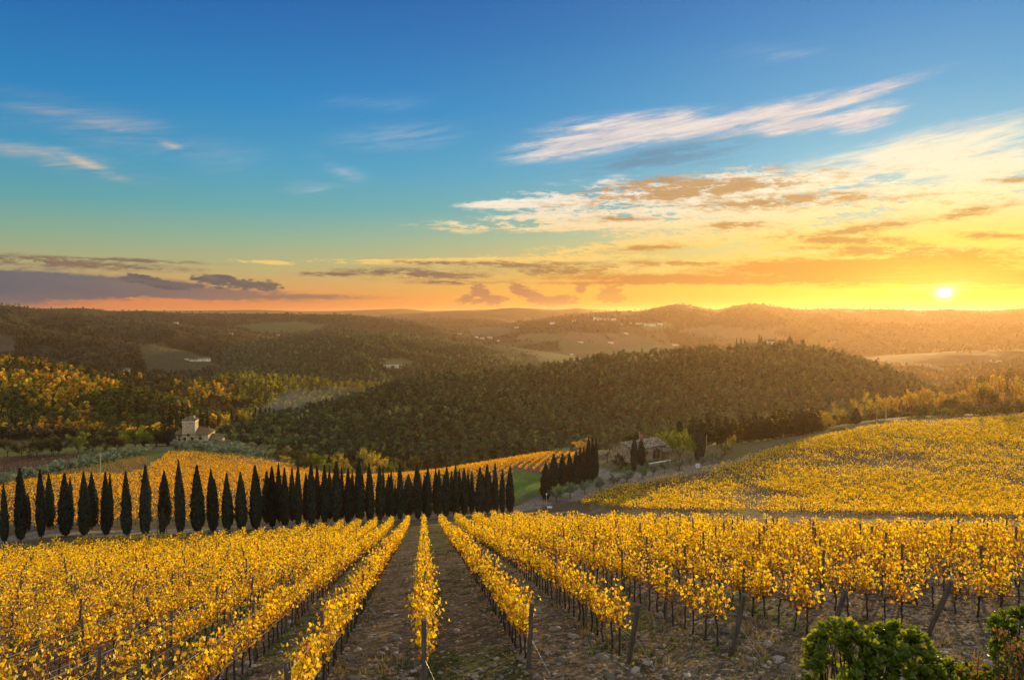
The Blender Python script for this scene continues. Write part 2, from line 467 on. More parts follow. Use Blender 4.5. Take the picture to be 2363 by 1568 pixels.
class Hill:
    def __init__(s, pts, wb):
        p = np.array(pts, float)
        q = pix(p[:, 0] * G, p[:, 1] * G, p[:, 2])
        a = q[:, 0] / q[:, 1]
        s.ag = np.linspace(-1.2, 1.2, 1601)
        ker = np.exp(-0.5 * (np.arange(-12, 13) / 4.0) ** 2); ker /= ker.sum()
        sm = lambda y: np.convolve(np.pad(np.interp(s.ag, a, y), 12, mode='edge'), ker, 'valid')
        s.z = sm(np.where(p[:, 2] < 4000, q[:, 2] - np.where(p[:, 2] < 1000, 9.0, np.where(p[:, 2] < 2500, 6.0, 1.5)), q[:, 2]) / p[:, 2]); s.d = sm(p[:, 2]); s.f = sm(p[:, 3]); s.wb = wb
        e = 0.05
        s.mask = ss(s.ag, a[0] - e, a[0]) * (1 - ss(s.ag, a[-1], a[-1] + e)) if True else 1

    def __call__(s, a, d, floor, X=None, Y=None):
        z = np.interp(a, s.ag, s.z); dc = np.interp(a, s.ag, s.d); df = np.interp(a, s.ag, s.f); mk = np.interp(a, s.ag, s.mask)
        t = np.clip((d - df) / (dc - df), 0, 1)
        up = 0.55 * t * t * (3 - 2 * t) + 0.45 * np.sin(t * math.pi / 2)
        tb = np.clip((d - dc) / s.wb, 0, 1)
        h = np.where(d < dc, up, 1 - tb * tb * (3 - 2 * tb))
        top = np.maximum(z * dc - floor, 0)
        if X is not None:
            # spurs and gullies on the flanks, none on the crest line
            m = (d < dc) & (h > 0.002) & (h < 0.998) & (mk > 0) & (top > 3)
            if m.any():
                big = s.d.mean() > 2500
                q = 1 - np.abs(2 * fbm(X[m] / (330 if big else 130), Y[m] / (560 if big else 200), int(s.wb) % 97, 4) - 1) * 2
                h = h.copy()
                h[m] += 4 * h[m] * (1 - h[m]) * 0.40 * (q - 0.55)
        return floor + top * h * mk, h * mk


HILL = {k: Hill(*v) for k, v in HILLS.items()}


def floor_z(d):
    return np.interp(np.log(d), np.log([1, 430, 520, 700, 1500, 3000, 6000, 9000, 14000]), [-78, -78, -86, -95, -105, -110, -80, -70, -70])


def H(X, Y, detail=True):
    """ground height"""
    X = np.atleast_1d(np.asarray(X, float)); Y = np.atleast_1d(np.asarray(Y, float))
    shp = np.broadcast(X, Y).shape
    X = np.broadcast_to(X, shp).ravel(); Y = np.broadcast_to(Y, shp).ravel()
    th = np.arctan2(X, Y); r = np.hypot(X, Y)
    tc_ = np.clip(th, -0.86, 0.86)
    a = np.tan(tc_); d = np.maximum(r * np.cos(tc_), 0.4)
    zp = plane(a * d, d) + 2.95 * np.exp(-(r / 4.5) ** 2)
    far = d > 16
    z = zp.copy()
    if far.any():
        zt = _tps(np.stack([a[far] * 1.6, np.log(np.clip(d[far], 14, 500))], 1)) * d[far]
        w = ss(d[far], 16, 30)
        z[far] = zp[far] * (1 - w) + zt * w
    w = ss(d, 440, 560)
    fl = floor_z(d)
    z = z * (1 - w) + fl * w
    base = z.copy()
    for k, hl in HILL.items():
        hz, hh = hl(a, d, base, X, Y)
        z = np.maximum(z, hz)
    if detail:
        m = ss(d, 430, 620)
        n = (fbm(X / 170, Y / 170, 3, 4) - 0.5) * 14 * m * np.clip((z - fl) / 25, 0.15, 1) * (1 - 0.6 * ss(d, 2500, 4500))
        crest = 1.0
        z = z + n * 0.6
        z = z + (fbm(X / 3.1, Y / 3.1, 11, 3) - 0.5) * 0.16 * ss(r, 9, 14) * (1 - ss(d, 200, 400))
    return z.reshape(shp)


_ld = np.exp(np.linspace(math.log(6), math.log(9000), 2600))


def ground_at(u, v, dmin=8.0, dmax=9000.0):
    """first ground point on the sight line of pixel (u, v)"""
    ds = _ld[(_ld >= dmin) & (_ld <= dmax)]
    p = pix(u, v, ds)
    g = H(p[:, 0], p[:, 1]) - p[:, 2]
    i = int(np.argmax(g > 0)) if (g > 0).any() else len(ds) - 1
    if i > 0 and g[i] > 0:
        t = g[i - 1] / (g[i - 1] - g[i])
        d = ds[i - 1] + t * (ds[i] - ds[i - 1])
    else:
        d = ds[i]
    q = pix(u, v, d)
    return float(q[0]), float(q[1]), float(H(q[0], q[1])[0])


# ================================================================== meshes
class Geo:
    """collects polygons; per-face colour and material index"""

    def __init__(s):
        s.v = []; s.f = []; s.c = []; s.mi = []; s.n = 0

    def add(s, verts, faces, col=None, mi=0):
        verts = np.asarray(verts, float).reshape(-1, 3)
        faces = np.asarray(faces, np.int64)
        if faces.size == 0:
            return
        s.v.append(verts); s.f.append(faces + s.n); s.n += len(verts)
        m = len(faces)
        if col is None:
            col = (0.5, 0.5, 0.5)
        s.c.append(np.broadcast_to(np.asarray(col, float), (m, 3)))
        s.mi.append(np.broadcast_to(np.asarray(mi), (m,)))

    def mesh(s, name, smooth=False):
        me = bpy.data.meshes.new(name)
        v = np.concatenate(s.v)
        ls = np.concatenate([np.full(len(f), f.shape[1]) for f in s.f])
        lv = np.concatenate([f.ravel() for f in s.f])
        me.vertices.add(len(v)); me.vertices.foreach_set('co', v.astype(np.float32).ravel())
        me.loops.add(len(lv)); me.loops.foreach_set('vertex_index', lv.astype(np.int32))
        me.polygons.add(len(ls))
        st = np.zeros(len(ls), np.int32); st[1:] = np.cumsum(ls)[:-1]
        me.polygons.foreach_set('loop_start', st)
        me.polygons.foreach_set('material_index', np.concatenate(s.mi).astype(np.int32))
        me.polygons.foreach_set('use_smooth', np.full(len(ls), bool(smooth)))
        at = me.attributes.new('tint', 'FLOAT_COLOR', 'CORNER')
        c = np.repeat(np.concatenate(s.c), ls, axis=0)
        at.data.foreach_set('color', np.hstack([c, np.ones((len(c), 1))]).astype(np.float32).ravel())
        me.update(calc_edges=True)
        return me


def link(o, parent=None):
    COL.objects.link(o)
    if parent is not None:
        o.parent = parent
    return o


def obj(name, geo, mats, parent=None, smooth=False, loc=None):
    me = geo.mesh(name, smooth) if isinstance(geo, Geo) else geo
    if not len(me.materials):
        for m in (mats if isinstance(mats, (list, tuple)) else [mats]):
            me.materials.append(m)
    o = link(bpy.data.objects.new(name, me), parent)
    if loc is not None:
        o.location = loc
    return o


def tag(o, label=None, cat=None, group=None, kind=None):
    for k, val in (('label', label), ('category', cat), ('group', group), ('kind', kind)):
        if val:
            o[k] = val
    return o


def thing(name, label, cat, loc, rz=0.0, group=None, scale=1.0):
    o = link(bpy.data.objects.new(name, None))
    o.empty_display_size = 0.2
    o.location = loc
    o.rotation_euler = (0, 0, rz)
    o.scale = (scale,) * 3 if isinstance(scale, (int, float)) else scale
    return tag(o, label, cat, group)


def dup(root, label, loc, rz, group=None, scale=1.0):
    r = root.copy(); COL.objects.link(r)
    r.location = loc; r.rotation_euler = (0, 0, rz); r.scale = (scale,) * 3 if isinstance(scale, (int, float)) else scale
    tag(r, label, None, group)
    for ch in list(root.children):
        c = ch.copy(); COL.objects.link(c); c.parent = r
        for g in list(ch.children):
            e = g.copy(); COL.objects.link(e); e.parent = c
    return r


ORD = ('first second third fourth fifth sixth seventh eighth ninth tenth eleventh twelfth thirteenth fourteenth fifteenth sixteenth '
       'seventeenth eighteenth nineteenth twentieth').split()
for _t in ('twenty', 'thirty', 'forty', 'fifty', 'sixty'):
    if _t != 'twenty':
        ORD.append({'thirty': 'thirtieth', 'forty': 'fortieth', 'fifty': 'fiftieth', 'sixty': 'sixtieth'}[_t])
    ORD += [_t + '-' + w for w in ORD[:9]]


def box(w, d, h, x=0, y=0, z=0):
    """box with its base centre at x, y, z"""
    q = np.array([(-1, -1, 0), (1, -1, 0), (1, 1, 0), (-1, 1, 0), (-1, -1, 1), (1, -1, 1), (1, 1, 1), (-1, 1, 1)], float)
    q = q * (w / 2, d / 2, h) + (x, y, z)
    f = [(0, 3, 2, 1), (4, 5, 6, 7), (0, 1, 5, 4), (1, 2, 6, 5), (2, 3, 7, 6), (3, 0, 4, 7)]
    return q, f


def tube(pts, rad, n=6, caps=True):
    pts = np.asarray(pts, float)
    rad = np.broadcast_to(np.asarray(rad, float), (len(pts),))
    t = np.gradient(pts, axis=0)
    t /= np.linalg.norm(t, axis=1)[:, None] + 1e-9
    ref = np.where(np.abs(t[:, 2:3]) > 0.9, np.array([[1.0, 0, 0]]), np.array([[0, 0, 1.0]]))
    a = np.cross(t, ref); a /= np.linalg.norm(a, axis=1)[:, None] + 1e-9
    b = np.cross(t, a)
    ang = np.linspace(0, 2 * math.pi, n, endpoint=False)
    v = pts[:, None, :] + rad[:, None, None] * (np.cos(ang)[None, :, None] * a[:, None, :] + np.sin(ang)[None, :, None] * b[:, None, :])
    m = len(pts)
    i = np.arange(m - 1)[:, None] * n; j = np.arange(n)[None, :]; k = (j + 1) % n
    f = np.stack([i + j, i + k, i + n + k, i + n + j], -1).reshape(-1, 4)
    v = v.reshape(-1, 3)
    if caps and n >= 3:
        v = np.vstack([v, pts[:1], pts[-1:]])
        c0, c1 = m * n, m * n + 1
        jj = np.arange(n); kk = (jj + 1) % n
        f = np.vstack([f, np.stack([kk, jj, np.full(n, c0), np.full(n, c0)], 1), np.stack([jj + (m - 1) * n, kk + (m - 1) * n, np.full(n, c1), np.full(n, c1)], 1)])
    return v, f


def geo_tube(g, pts, rad, n=6, col=None, mi=0):
    v, f = tube(pts, rad, n)
    quad = f[:, 2] != f[:, 3]
    g.add(v, f[quad], col, mi)
    tri = f[~quad][:, :3]
    if len(tri):
        g.add(v, tri, col, mi)


def unit(a):
    return a / (np.linalg.norm(a, axis=-1, keepdims=True) + 1e-9)


LEAF4 = np.array([(0, -1.0), (0.72, -0.05), (0, 1.0), (-0.72, -0.05)])
LEAF7 = np.array([(0, -0.75), (0.8, -0.62), (0.72, 0.1), (0.38, 0.28), (0, 1.0), (-0.38, 0.28), (-0.72, 0.1), (-0.8, -0.62)])
LEAFO = np.array([(0, -1.0), (0.34, -0.35), (0.5, 0.35), (0.3, 0.85), (0, 1.0), (-0.3, 0.85), (-0.5, 0.35), (-0.34, -0.35)])


def leaves(rg, C, size, nrm=None, spread=1.0, shape=LEAF4, up=None, stretch=1.0):
    """leaf polygons at centres C"""
    n = len(C)
    N = rg.normal(size=(n, 3))
    if nrm is not None:
        N = unit(nrm) + unit(N) * spread
    N = unit(N)
    T = rg.normal(size=(n, 3)) if up is None else unit(up) + 0.35 * rg.normal(size=(n, 3))
    A = unit(T - (T * N).sum(1, keepdims=True) * N)
    B = np.cross(N, A)
    size = np.broadcast_to(np.asarray(size, float), (n,))[:, None, None] * 0.5
    m = len(shape)
    bend = (np.abs(shape[:, 0]) * 0.25 - 0.12)[None, :, None] * rg.uniform(-1, 1.4, (n, 1, 1))
    V = C[:, None, :] + size * (shape[None, :, 0:1] * B[:, None, :] + stretch * shape[None, :, 1:2] * A[:, None, :] + bend * N[:, None, :])
    Fc = np.arange(n * m).reshape(n, m)
    return V.reshape(-1, 3), Fc


def tints(rg, n, pal, w=None, jit=0.18):
    pal = np.asarray(pal, float)
    i = rg.choice(len(pal), n, p=None if w is None else np.asarray(w) / np.sum(w))
    return pal[i] * (1 + rg.uniform(-jit, jit, (n, 1)))


# ================================================================== materials
def new_mat(name):
    m = bpy.data.materials.new(name)
    m.use_nodes = True
    nt = m.node_tree
    nt.nodes.clear()
    S.nt = nt
    out = nt.nodes.new('ShaderNodeOutputMaterial')
    return m, nt, out


def tint_node(nt):
    n = nt.nodes.new('ShaderNodeAttribute')
    n.attribute_name = 'tint'
    return S(n.outputs['Color'])


def objvec(nt):
    n = nt.nodes.new('ShaderNodeTexCoord')
    return S(n.outputs['Object'])


def geopos(nt):
    n = nt.nodes.new('ShaderNodeNewGeometry')
    return S(n.outputs['Position'])


def leaf_mat(name, trans=0.5, gloss=0.0, tmul=(1, 1, 1), vary=None):
    m, nt, out = new_mat(name)
    c = tint_node(nt)
    if vary:
        info = nt.nodes.new('ShaderNodeObjectInfo')
        k = ramp(S(info.outputs['Random']), [(0, (1 - vary,) * 3), (1, (1 + vary,) * 3)])
        c = mixc(1.0, c, k, 'MULTIPLY')
    d = nt.nodes.new('ShaderNodeBsdfDiffuse'); nt.links.new(c.k, d.inputs[0])
    t = nt.nodes.new('ShaderNodeBsdfTranslucent')
    ct = mixc(1.0, c, tmul, 'MULTIPLY') if tmul != (1, 1, 1) else c
    nt.links.new(ct.k, t.inputs[0])
    mx = nt.nodes.new('ShaderNodeMixShader'); mx.inputs[0].default_value = trans
    nt.links.new(d.outputs[0], mx.inputs[1]); nt.links.new(t.outputs[0], mx.inputs[2])
    last = mx
    if gloss:
        gl = nt.nodes.new('ShaderNodeBsdfGlossy'); gl.inputs['Roughness'].default_value = 0.35
        gl.inputs['Color'].default_value = (1, 1, 1, 1)
        m2 = nt.nodes.new('ShaderNodeMixShader'); m2.inputs[0].default_value = gloss
        nt.links.new(mx.outputs[0], m2.inputs[1]); nt.links.new(gl.outputs[0], m2.inputs[2]); last = m2
    nt.links.new(last.outputs[0], out.inputs[0])
    return m


def solid_mat(name, c0, c1=None, scale=3.0, rough=0.85, bump=0.0, stretch=(1, 1, 1), metal=0.0, detail=6):
    m, nt, out = new_mat(name)
    b = nt.nodes.new('ShaderNodeBsdfPrincipled')
    b.inputs['Roughness'].default_value = rough
    b.inputs['Metallic'].default_value = metal
    b.inputs['Specular IOR Level'].default_value = 0.25
    v = objvec(nt)
    mp = nt.nodes.new('ShaderNodeMapping'); mp.inputs['Scale'].default_value = stretch
    nt.links.new(v.k, mp.inputs[0])
    n = noise(S(mp.outputs[0]), scale, detail, 0.6)
    col = ramp(n, [(0.32, c0), (0.68, c1 or c0)])
    nt.links.new(col.k, b.inputs['Base Color'])
    if bump:
        bp = nt.nodes.new('ShaderNodeBump'); bp.inputs['Strength'].default_value = 1.0; bp.inputs['Distance'].default_value = bump
        nt.links.new(n.k, bp.inputs['Height']); nt.links.new(bp.outputs[0], b.inputs['Normal'])
    nt.links.new(b.outputs[0], out.inputs[0])
    return m


def stone_mat(name, c0, c1, c2, scale=2.2, bump=0.06):
    """coursed rubble masonry"""
    m, nt, out = new_mat(name)
    b = nt.nodes.new('ShaderNodeBsdfPrincipled'); b.inputs['Roughness'].default_value = 0.95
    b.inputs['Specular IOR Level'].default_value = 0.1
    v = objvec(nt)
    mp = nt.nodes.new('ShaderNodeMapping'); mp.inputs['Scale'].default_value = (1, 1, 2.1)
    nt.links.new(v.k, mp.inputs[0])
    vo = nt.nodes.new('ShaderNodeTexVoronoi'); vo.inputs['Scale'].default_value = scale
    nt.links.new(mp.outputs[0], vo.inputs['Vector'])
    sp_ = nt.nodes.new('ShaderNodeSeparateColor'); nt.links.new(vo.outputs['Color'], sp_.inputs[0])
    col = ramp(S(sp_.outputs[0]), [(0.05, c0), (0.5, c1), (0.95, c2)])
    ve = nt.nodes.new('ShaderNodeTexVoronoi'); ve.feature = 'DISTANCE_TO_EDGE'; ve.inputs['Scale'].default_value = scale
    nt.links.new(mp.outputs[0], ve.inputs['Vector'])
    edge = sstep(S(ve.outputs['Distance']), 0.0, 0.09)
    big = noise(v, 0.5, 4, 0.6)
    col = mixc(1.0, col, ramp(big, [(0.3, (0.72, 0.70, 0.68)), (0.7, (1.15, 1.12, 1.05))]), 'MULTIPLY')
    col = mixc(edge, (c0[0] * 0.8, c0[1] * 0.8, c0[2] * 0.78), col)
    nt.links.new(col.k, b.inputs['Base Color'])
    bp = nt.nodes.new('ShaderNodeBump'); bp.inputs['Distance'].default_value = bump
    nt.links.new(edge.k, bp.inputs['Height']); nt.links.new(bp.outputs[0], b.inputs['Normal'])
    nt.links.new(b.outputs[0], out.inputs[0])
    return m


M = {}
M['vine_leaf'] = leaf_mat('vine_leaf', 0.60, 0.012, (1.0, 0.98, 0.6))
M['far_leaf'] = leaf_mat('far_leaf', 0.45)
M['tree_leaf'] = leaf_mat('tree_leaf', 0.5, 0.0, vary=0.16)
M['cypress_leaf'] = leaf_mat('cypress_leaf', 0.22, vary=0.25)
M['olive_leaf'] = leaf_mat('olive_leaf', 0.3, 0.03, vary=0.15)
M['shrub_leaf'] = leaf_mat('shrub_leaf', 0.5, 0.02, (2.9, 2.3, 0.5))
M['bark'] = solid_mat('bark', (0.030, 0.024, 0.018), (0.085, 0.066, 0.048), 9, 0.95, 0.02, (1, 1, 0.25))
M['vine_bark'] = solid_mat('vine_bark', (0.022, 0.016, 0.012), (0.06, 0.042, 0.03), 26, 0.95, 0.006, (1, 1, 0.3))
M['cane'] = solid_mat('cane', (0.12, 0.05, 0.025), (0.28, 0.14, 0.065), 14, 0.8)
M['post_wood'] = solid_mat('post_wood', (0.06, 0.046, 0.034), (0.15, 0.118, 0.085), 8, 0.9, 0.006, (2.4, 2.4, 0.22))
M['wire'] = solid_mat('wire', (0.42, 0.40, 0.36), (0.55, 0.52, 0.47), 5, 0.45, metal=0.6)
M['rock'] = solid_mat('rock', (0.10, 0.085, 0.068), (0.29, 0.255, 0.21), 2.2, 0.95, 0.01)

# ================================================================== ground sheet
def inpoly(u, v, poly):
    u = np.asarray(u); v = np.asarray(v)
    r = np.zeros(u.shape, bool)
    p = [(a * G, b * G) for a, b in poly]
    j = len(p) - 1
    for i in range(len(p)):
        (x0, y0), (x1, y1) = p[i], p[j]
        if y0 != y1:
            c = ((y0 > v) != (y1 > v)) & (u < (x1 - x0) * (v - y0) / (y1 - y0) + x0)
            r ^= c
        j = i
    return r


ROAD = [pix(u, v, d)[:2] for u, v, d in ((-260, 554, 92), (-120, 548, 102), (0, 540, 112), (130, 533, 122), (250, 527.5, 132.5), (330, 522, 143), (408, 518, 154.5), (470, 513, 163), (510, 510, 170), (545, 498, 186))]
ROAD = np.array(ROAD)


def road_dist(X, Y):
    """distance to the centre line of the cypress road, position along it"""
    best = np.full(np.shape(X), 1e9)
    for (x0, y0), (x1, y1) in zip(ROAD[:-1], ROAD[1:]):
        ex, ey = x1 - x0, y1 - y0
        L = ex * ex + ey * ey
        t = np.clip(((X - x0) * ex + (Y - y0) * ey) / L, 0, 1)
        best = np.minimum(best, np.hypot(X - x0 - t * ex, Y - y0 - t * ey))
    return best


# (polygon in 2363 notes, near limit, far limit, colour, wooded?)
PATCH = [
    ('yard', [(1375, 1075), (1400, 1082), (1440, 1087), (1500, 1088), (1570, 1076), (1640, 1062), (1690, 1066), (1720, 1050), (1740, 1052), (1680, 1078), (1560, 1100), (1430, 1122), (1330, 1155), (1200, 1182), (1180, 1172), (1290, 1142), (1370, 1110), (1360, 1085)], 150, 270, (0.19, 0.172, 0.135)),
    ('terrace', [(1400, 1090), (1450, 1062), (1520, 1058), (1560, 1062), (1520, 1075), (1440, 1088)], 190, 260, (0.05, 0.085, 0.02)),
    ('green_slope', [(1185, 1083), (1250, 1095), (1300, 1100), (1370, 1100), (1372, 1112), (1290, 1142), (1185, 1172)], 150, 240, (0.085, 0.145, 0.025)),
    ('bank', [(1140, 1200), (1200, 1180), (1330, 1155), (1430, 1122), (1560, 1100), (1680, 1078), (1760, 1055), (1880, 1010), (1960, 985), (1990, 985), (1900, 1012), (1760, 1070), (1560, 1120), (1360, 1160), (1360, 1185), (2363, 1215), (2363, 1260), (1100, 1230)], 100, 330, (0.085, 0.068, 0.042)),
    ('grass_track', [(372, 1042), (405, 1040), (418, 1047), (385, 1066), (350, 1085), (310, 1105), (280, 1112), (300, 1092), (330, 1075), (350, 1055)], 150, 420, (0.11, 0.125, 0.035)),
    ('brown_field', [(-60, 1056), (60, 1049), (200, 1046), (300, 1041), (345, 1040), (260, 1056), (130, 1076), (-60, 1106)], 200, 420, (0.075, 0.048, 0.035)),
    ('orchard_grass', [(-60, 1030), (320, 1022), (380, 1022), (345, 1040), (200, 1046), (60, 1049), (-60, 1056)], 250, 430, (0.085, 0.10, 0.03)),
    ('olive_ground', [(-60, 1108), (130, 1076), (260, 1056), (345, 1038), (520, 1024), (620, 1032), (700, 1060), (560, 1055), (400, 1045), (330, 1062), (200, 1100), (0, 1140), (-60, 1150)], 180, 440, (0.10, 0.125, 0.04)),
    ('field_lane', [(1880, 1010), (1900, 995), (1960, 985), (2010, 980), (2060, 975), (1990, 990), (1930, 1005)], 230, 430, (0.11, 0.12, 0.04)),
    ('hill_vineyard', [(322, 798), (350, 793), (400, 797), (432, 808), (470, 826), (505, 842), (470, 856), (400, 862), (340, 858), (330, 830)], 700, 1600, (0.075, 0.072, 0.04)),
    ('plot_a', [(-60, 777), (0, 775), (35, 781), (45, 786), (20, 800), (-60, 800)], 800, 2500, (0.085, 0.07, 0.045)),
    ('plot_b', [(-60, 795), (40, 794), (30, 812), (-60, 812)], 700, 2500, (0.10, 0.075, 0.055)),
    ('plot_c', [(540, 752), (610, 743), (690, 741), (750, 748), (740, 758), (690, 764), (600, 768)], 1200, 3200, (0.09, 0.11, 0.045)),
    ('plot_d', [(890, 828), (930, 826), (960, 836), (940, 846), (890, 850)], 900, 1800, (0.13, 0.12, 0.04)),
    ('valley_vines', [(535, 945), (560, 940), (590, 944), (600, 955), (540, 962), (530, 956)], 440, 900, (0.14, 0.075, 0.045)),
    ('valley_grass', [(590, 955), (700, 948), (720, 955), (690, 968), (600, 968)], 440, 900, (0.10, 0.13, 0.05)),
    ('knoll_clearing', [(1690, 770), (1862, 770), (1862, 799), (1690, 799)], 925, 1060, (0.07, 0.065, 0.03)),
    ('plot_e', [(1200, 770), (1260, 768), (1330, 775), (1290, 785), (1190, 783)], 1500, 4500, (0.15, 0.115, 0.06)),
    ('plot_f', [(1470, 745), (1530, 742), (1560, 752), (1500, 762)], 1500, 4500, (0.12, 0.15, 0.05)),
    ('plot_g', [(1350, 800), (1420, 790), (1520, 793), (1580, 800), (1500, 812), (1380, 815)], 1300, 4500, (0.13, 0.16, 0.06)),
    ('plot_h', [(1560, 760), (1660, 750), (1780, 765), (1860, 790), (1760, 782), (1620, 778)], 1300, 4500, (0.15, 0.11, 0.06)),
    ('plot_i', [(1250, 822), (1320, 815), (1350, 822), (1300, 830), (1240, 832)], 1200, 3500, (0.12, 0.17, 0.06)),
    ('plot_j', [(1080, 757), (1150, 752), (1200, 762), (1150, 775), (1090, 772)], 1500, 4500, (0.12, 0.10, 0.055)),
    ('plot_k', [(2000, 825), (2100, 815), (2240, 815), (2363, 812), (2363, 830), (2200, 842), (2080, 845)], 900, 2600, (0.13, 0.10, 0.04)),
]

# bare sheet grid (also used to sample where trees show)
A_IN = np.linspace(-0.84, 0.84, 860)
RR = np.concatenate([np.linspace(0.4, 5.0, 12), np.exp(np.linspace(math.log(5.2), math.log(13500), 820))])
th_in = np.arctan(A_IN)
th_out = np.linspace(th_in[-1], 2 * math.pi + th_in[0], 92)[1:-1]
TH = np.concatenate([th_in, th_out])
gR, gT = np.meshgrid(RR, TH, indexing='ij')
gX, gY = gR * np.sin(gT), gR * np.cos(gT)
gZ = H(gX, gY)
NC = len(TH)


def zone_colour(X, Y, Z):
    u, v = project(X, np.maximum(Y, 0.3), Z)
    d = Y
    r = np.hypot(X, Y)
    n1 = fbm(X / 9, Y / 9, 21, 4)
    n2 = fbm(X / 60, Y / 60, 23, 4)
    col = np.empty(X.shape + (3,))
    col[:] = (0.13, 0.105, 0.06)
    col *= (0.75 + 0.5 * n1)[..., None]
    # grass and bare earth mixed
    gm = ss(n1 * 0.6 + fbm(X / 30, Y / 30, 5) * 0.4, 0.5, 0.62)
    col = col * (1 - 0.6 * gm[..., None]) + np.array((0.085, 0.10, 0.03)) * 0.6 * gm[..., None]
    c = X - ROW_A * Y
    # front vineyard soil: stony alleys, grassy alleys
    near = ss(r, 150, 135) * (Y > 0)
    kk = np.floor(c / ROW_S)
    soil = np.array((0.105, 0.078, 0.050)) * (0.8 + 0.45 * fbm(X / 1.7, Y / 1.7, 31, 3))[..., None]
    grassy = (np.mod(kk, 2) == 0) * ss(fbm(X / 4, Y / 7, 33, 3), 0.42, 0.62) * 0.75
    grassy = np.maximum(grassy, ss(Y, 75, 118) * 0.6)
    soil = soil * (1 - grassy[..., None]) + np.array((0.075, 0.085, 0.026)) * grassy[..., None]
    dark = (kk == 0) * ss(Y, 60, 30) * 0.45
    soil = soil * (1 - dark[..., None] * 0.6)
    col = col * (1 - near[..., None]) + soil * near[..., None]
    # right and back vineyards: brown soil between rows
    wf = np.zeros(X.shape, bool)
    for k, (nm, poly, d0, d1, cc) in enumerate(PATCH):
        m = inpoly(u, v, poly) & (d > d0) & (d < d1)
        if m.any():
            k2 = (0.78 + 0.44 * fbm(X[m] / 7, Y[m] / 7, 41 + k, 4))[..., None] if d0 < 600 else (0.85 + 0.3 * fbm(X[m] / 40, Y[m] / 40, 41 + k, 3))[..., None]
            col[m] = np.array(cc) * k2
        wf |= m
    rd = road_dist(X, Y)
    w = ss(rd, 3.2, 2.3)[..., None] * (Y > 0)[..., None]
    col = col * (1 - w) + np.array((0.20, 0.17, 0.135)) * (0.85 + 0.3 * n1)[..., None] * w
    wv = ss(rd, 9, 4.5)[..., None] * (1 - w) * (Y > 0)[..., None] * 0.7
    col = col * (1 - wv) + np.array((0.10, 0.075, 0.048)) * (0.8 + 0.4 * n1)[..., None] * wv
    # woodland floor and far land
    fw = (ss(r, 430, 500) * ~wf)[..., None]
    floor_c = np.array((0.050, 0.044, 0.022)) * (0.7 + 0.6 * n2)[..., None]
    col = col * (1 - fw) + floor_c * fw
    # patchwork of fields and copses in the open valley on the right
    px_, py_ = X + 120 * (fbm(X / 500, Y / 500, 61) - .5), Y * 0.55 + 120 * (fbm(X / 500, Y / 500, 62) - .5)
    cell = _hash(np.floor(px_ / 150), np.floor(py_ / 120), 77)
    hue = _hash(np.floor(px_ / 150), np.floor(py_ / 120), 78)
    openv = ss(d, 1150, 1400) * (1 - ss(d, 2300, 2700)) * ss(u, 470, 560) * (1 - 0.75 * ss(u, 760, 860)) * (cell > 0.45)
    openv = openv * (Z < -45)
    pc = np.array((0.10, 0.115, 0.045))[None] * (1 - hue[..., None]) + np.array((0.17, 0.115, 0.065))[None] * hue[..., None]
    col = col * (1 - openv[..., None]) + pc * openv[..., None]
    return col, u, v, wf, openv


gC, gU, gV, gPatch, gOpen = zone_colour(gX, gY, gZ)


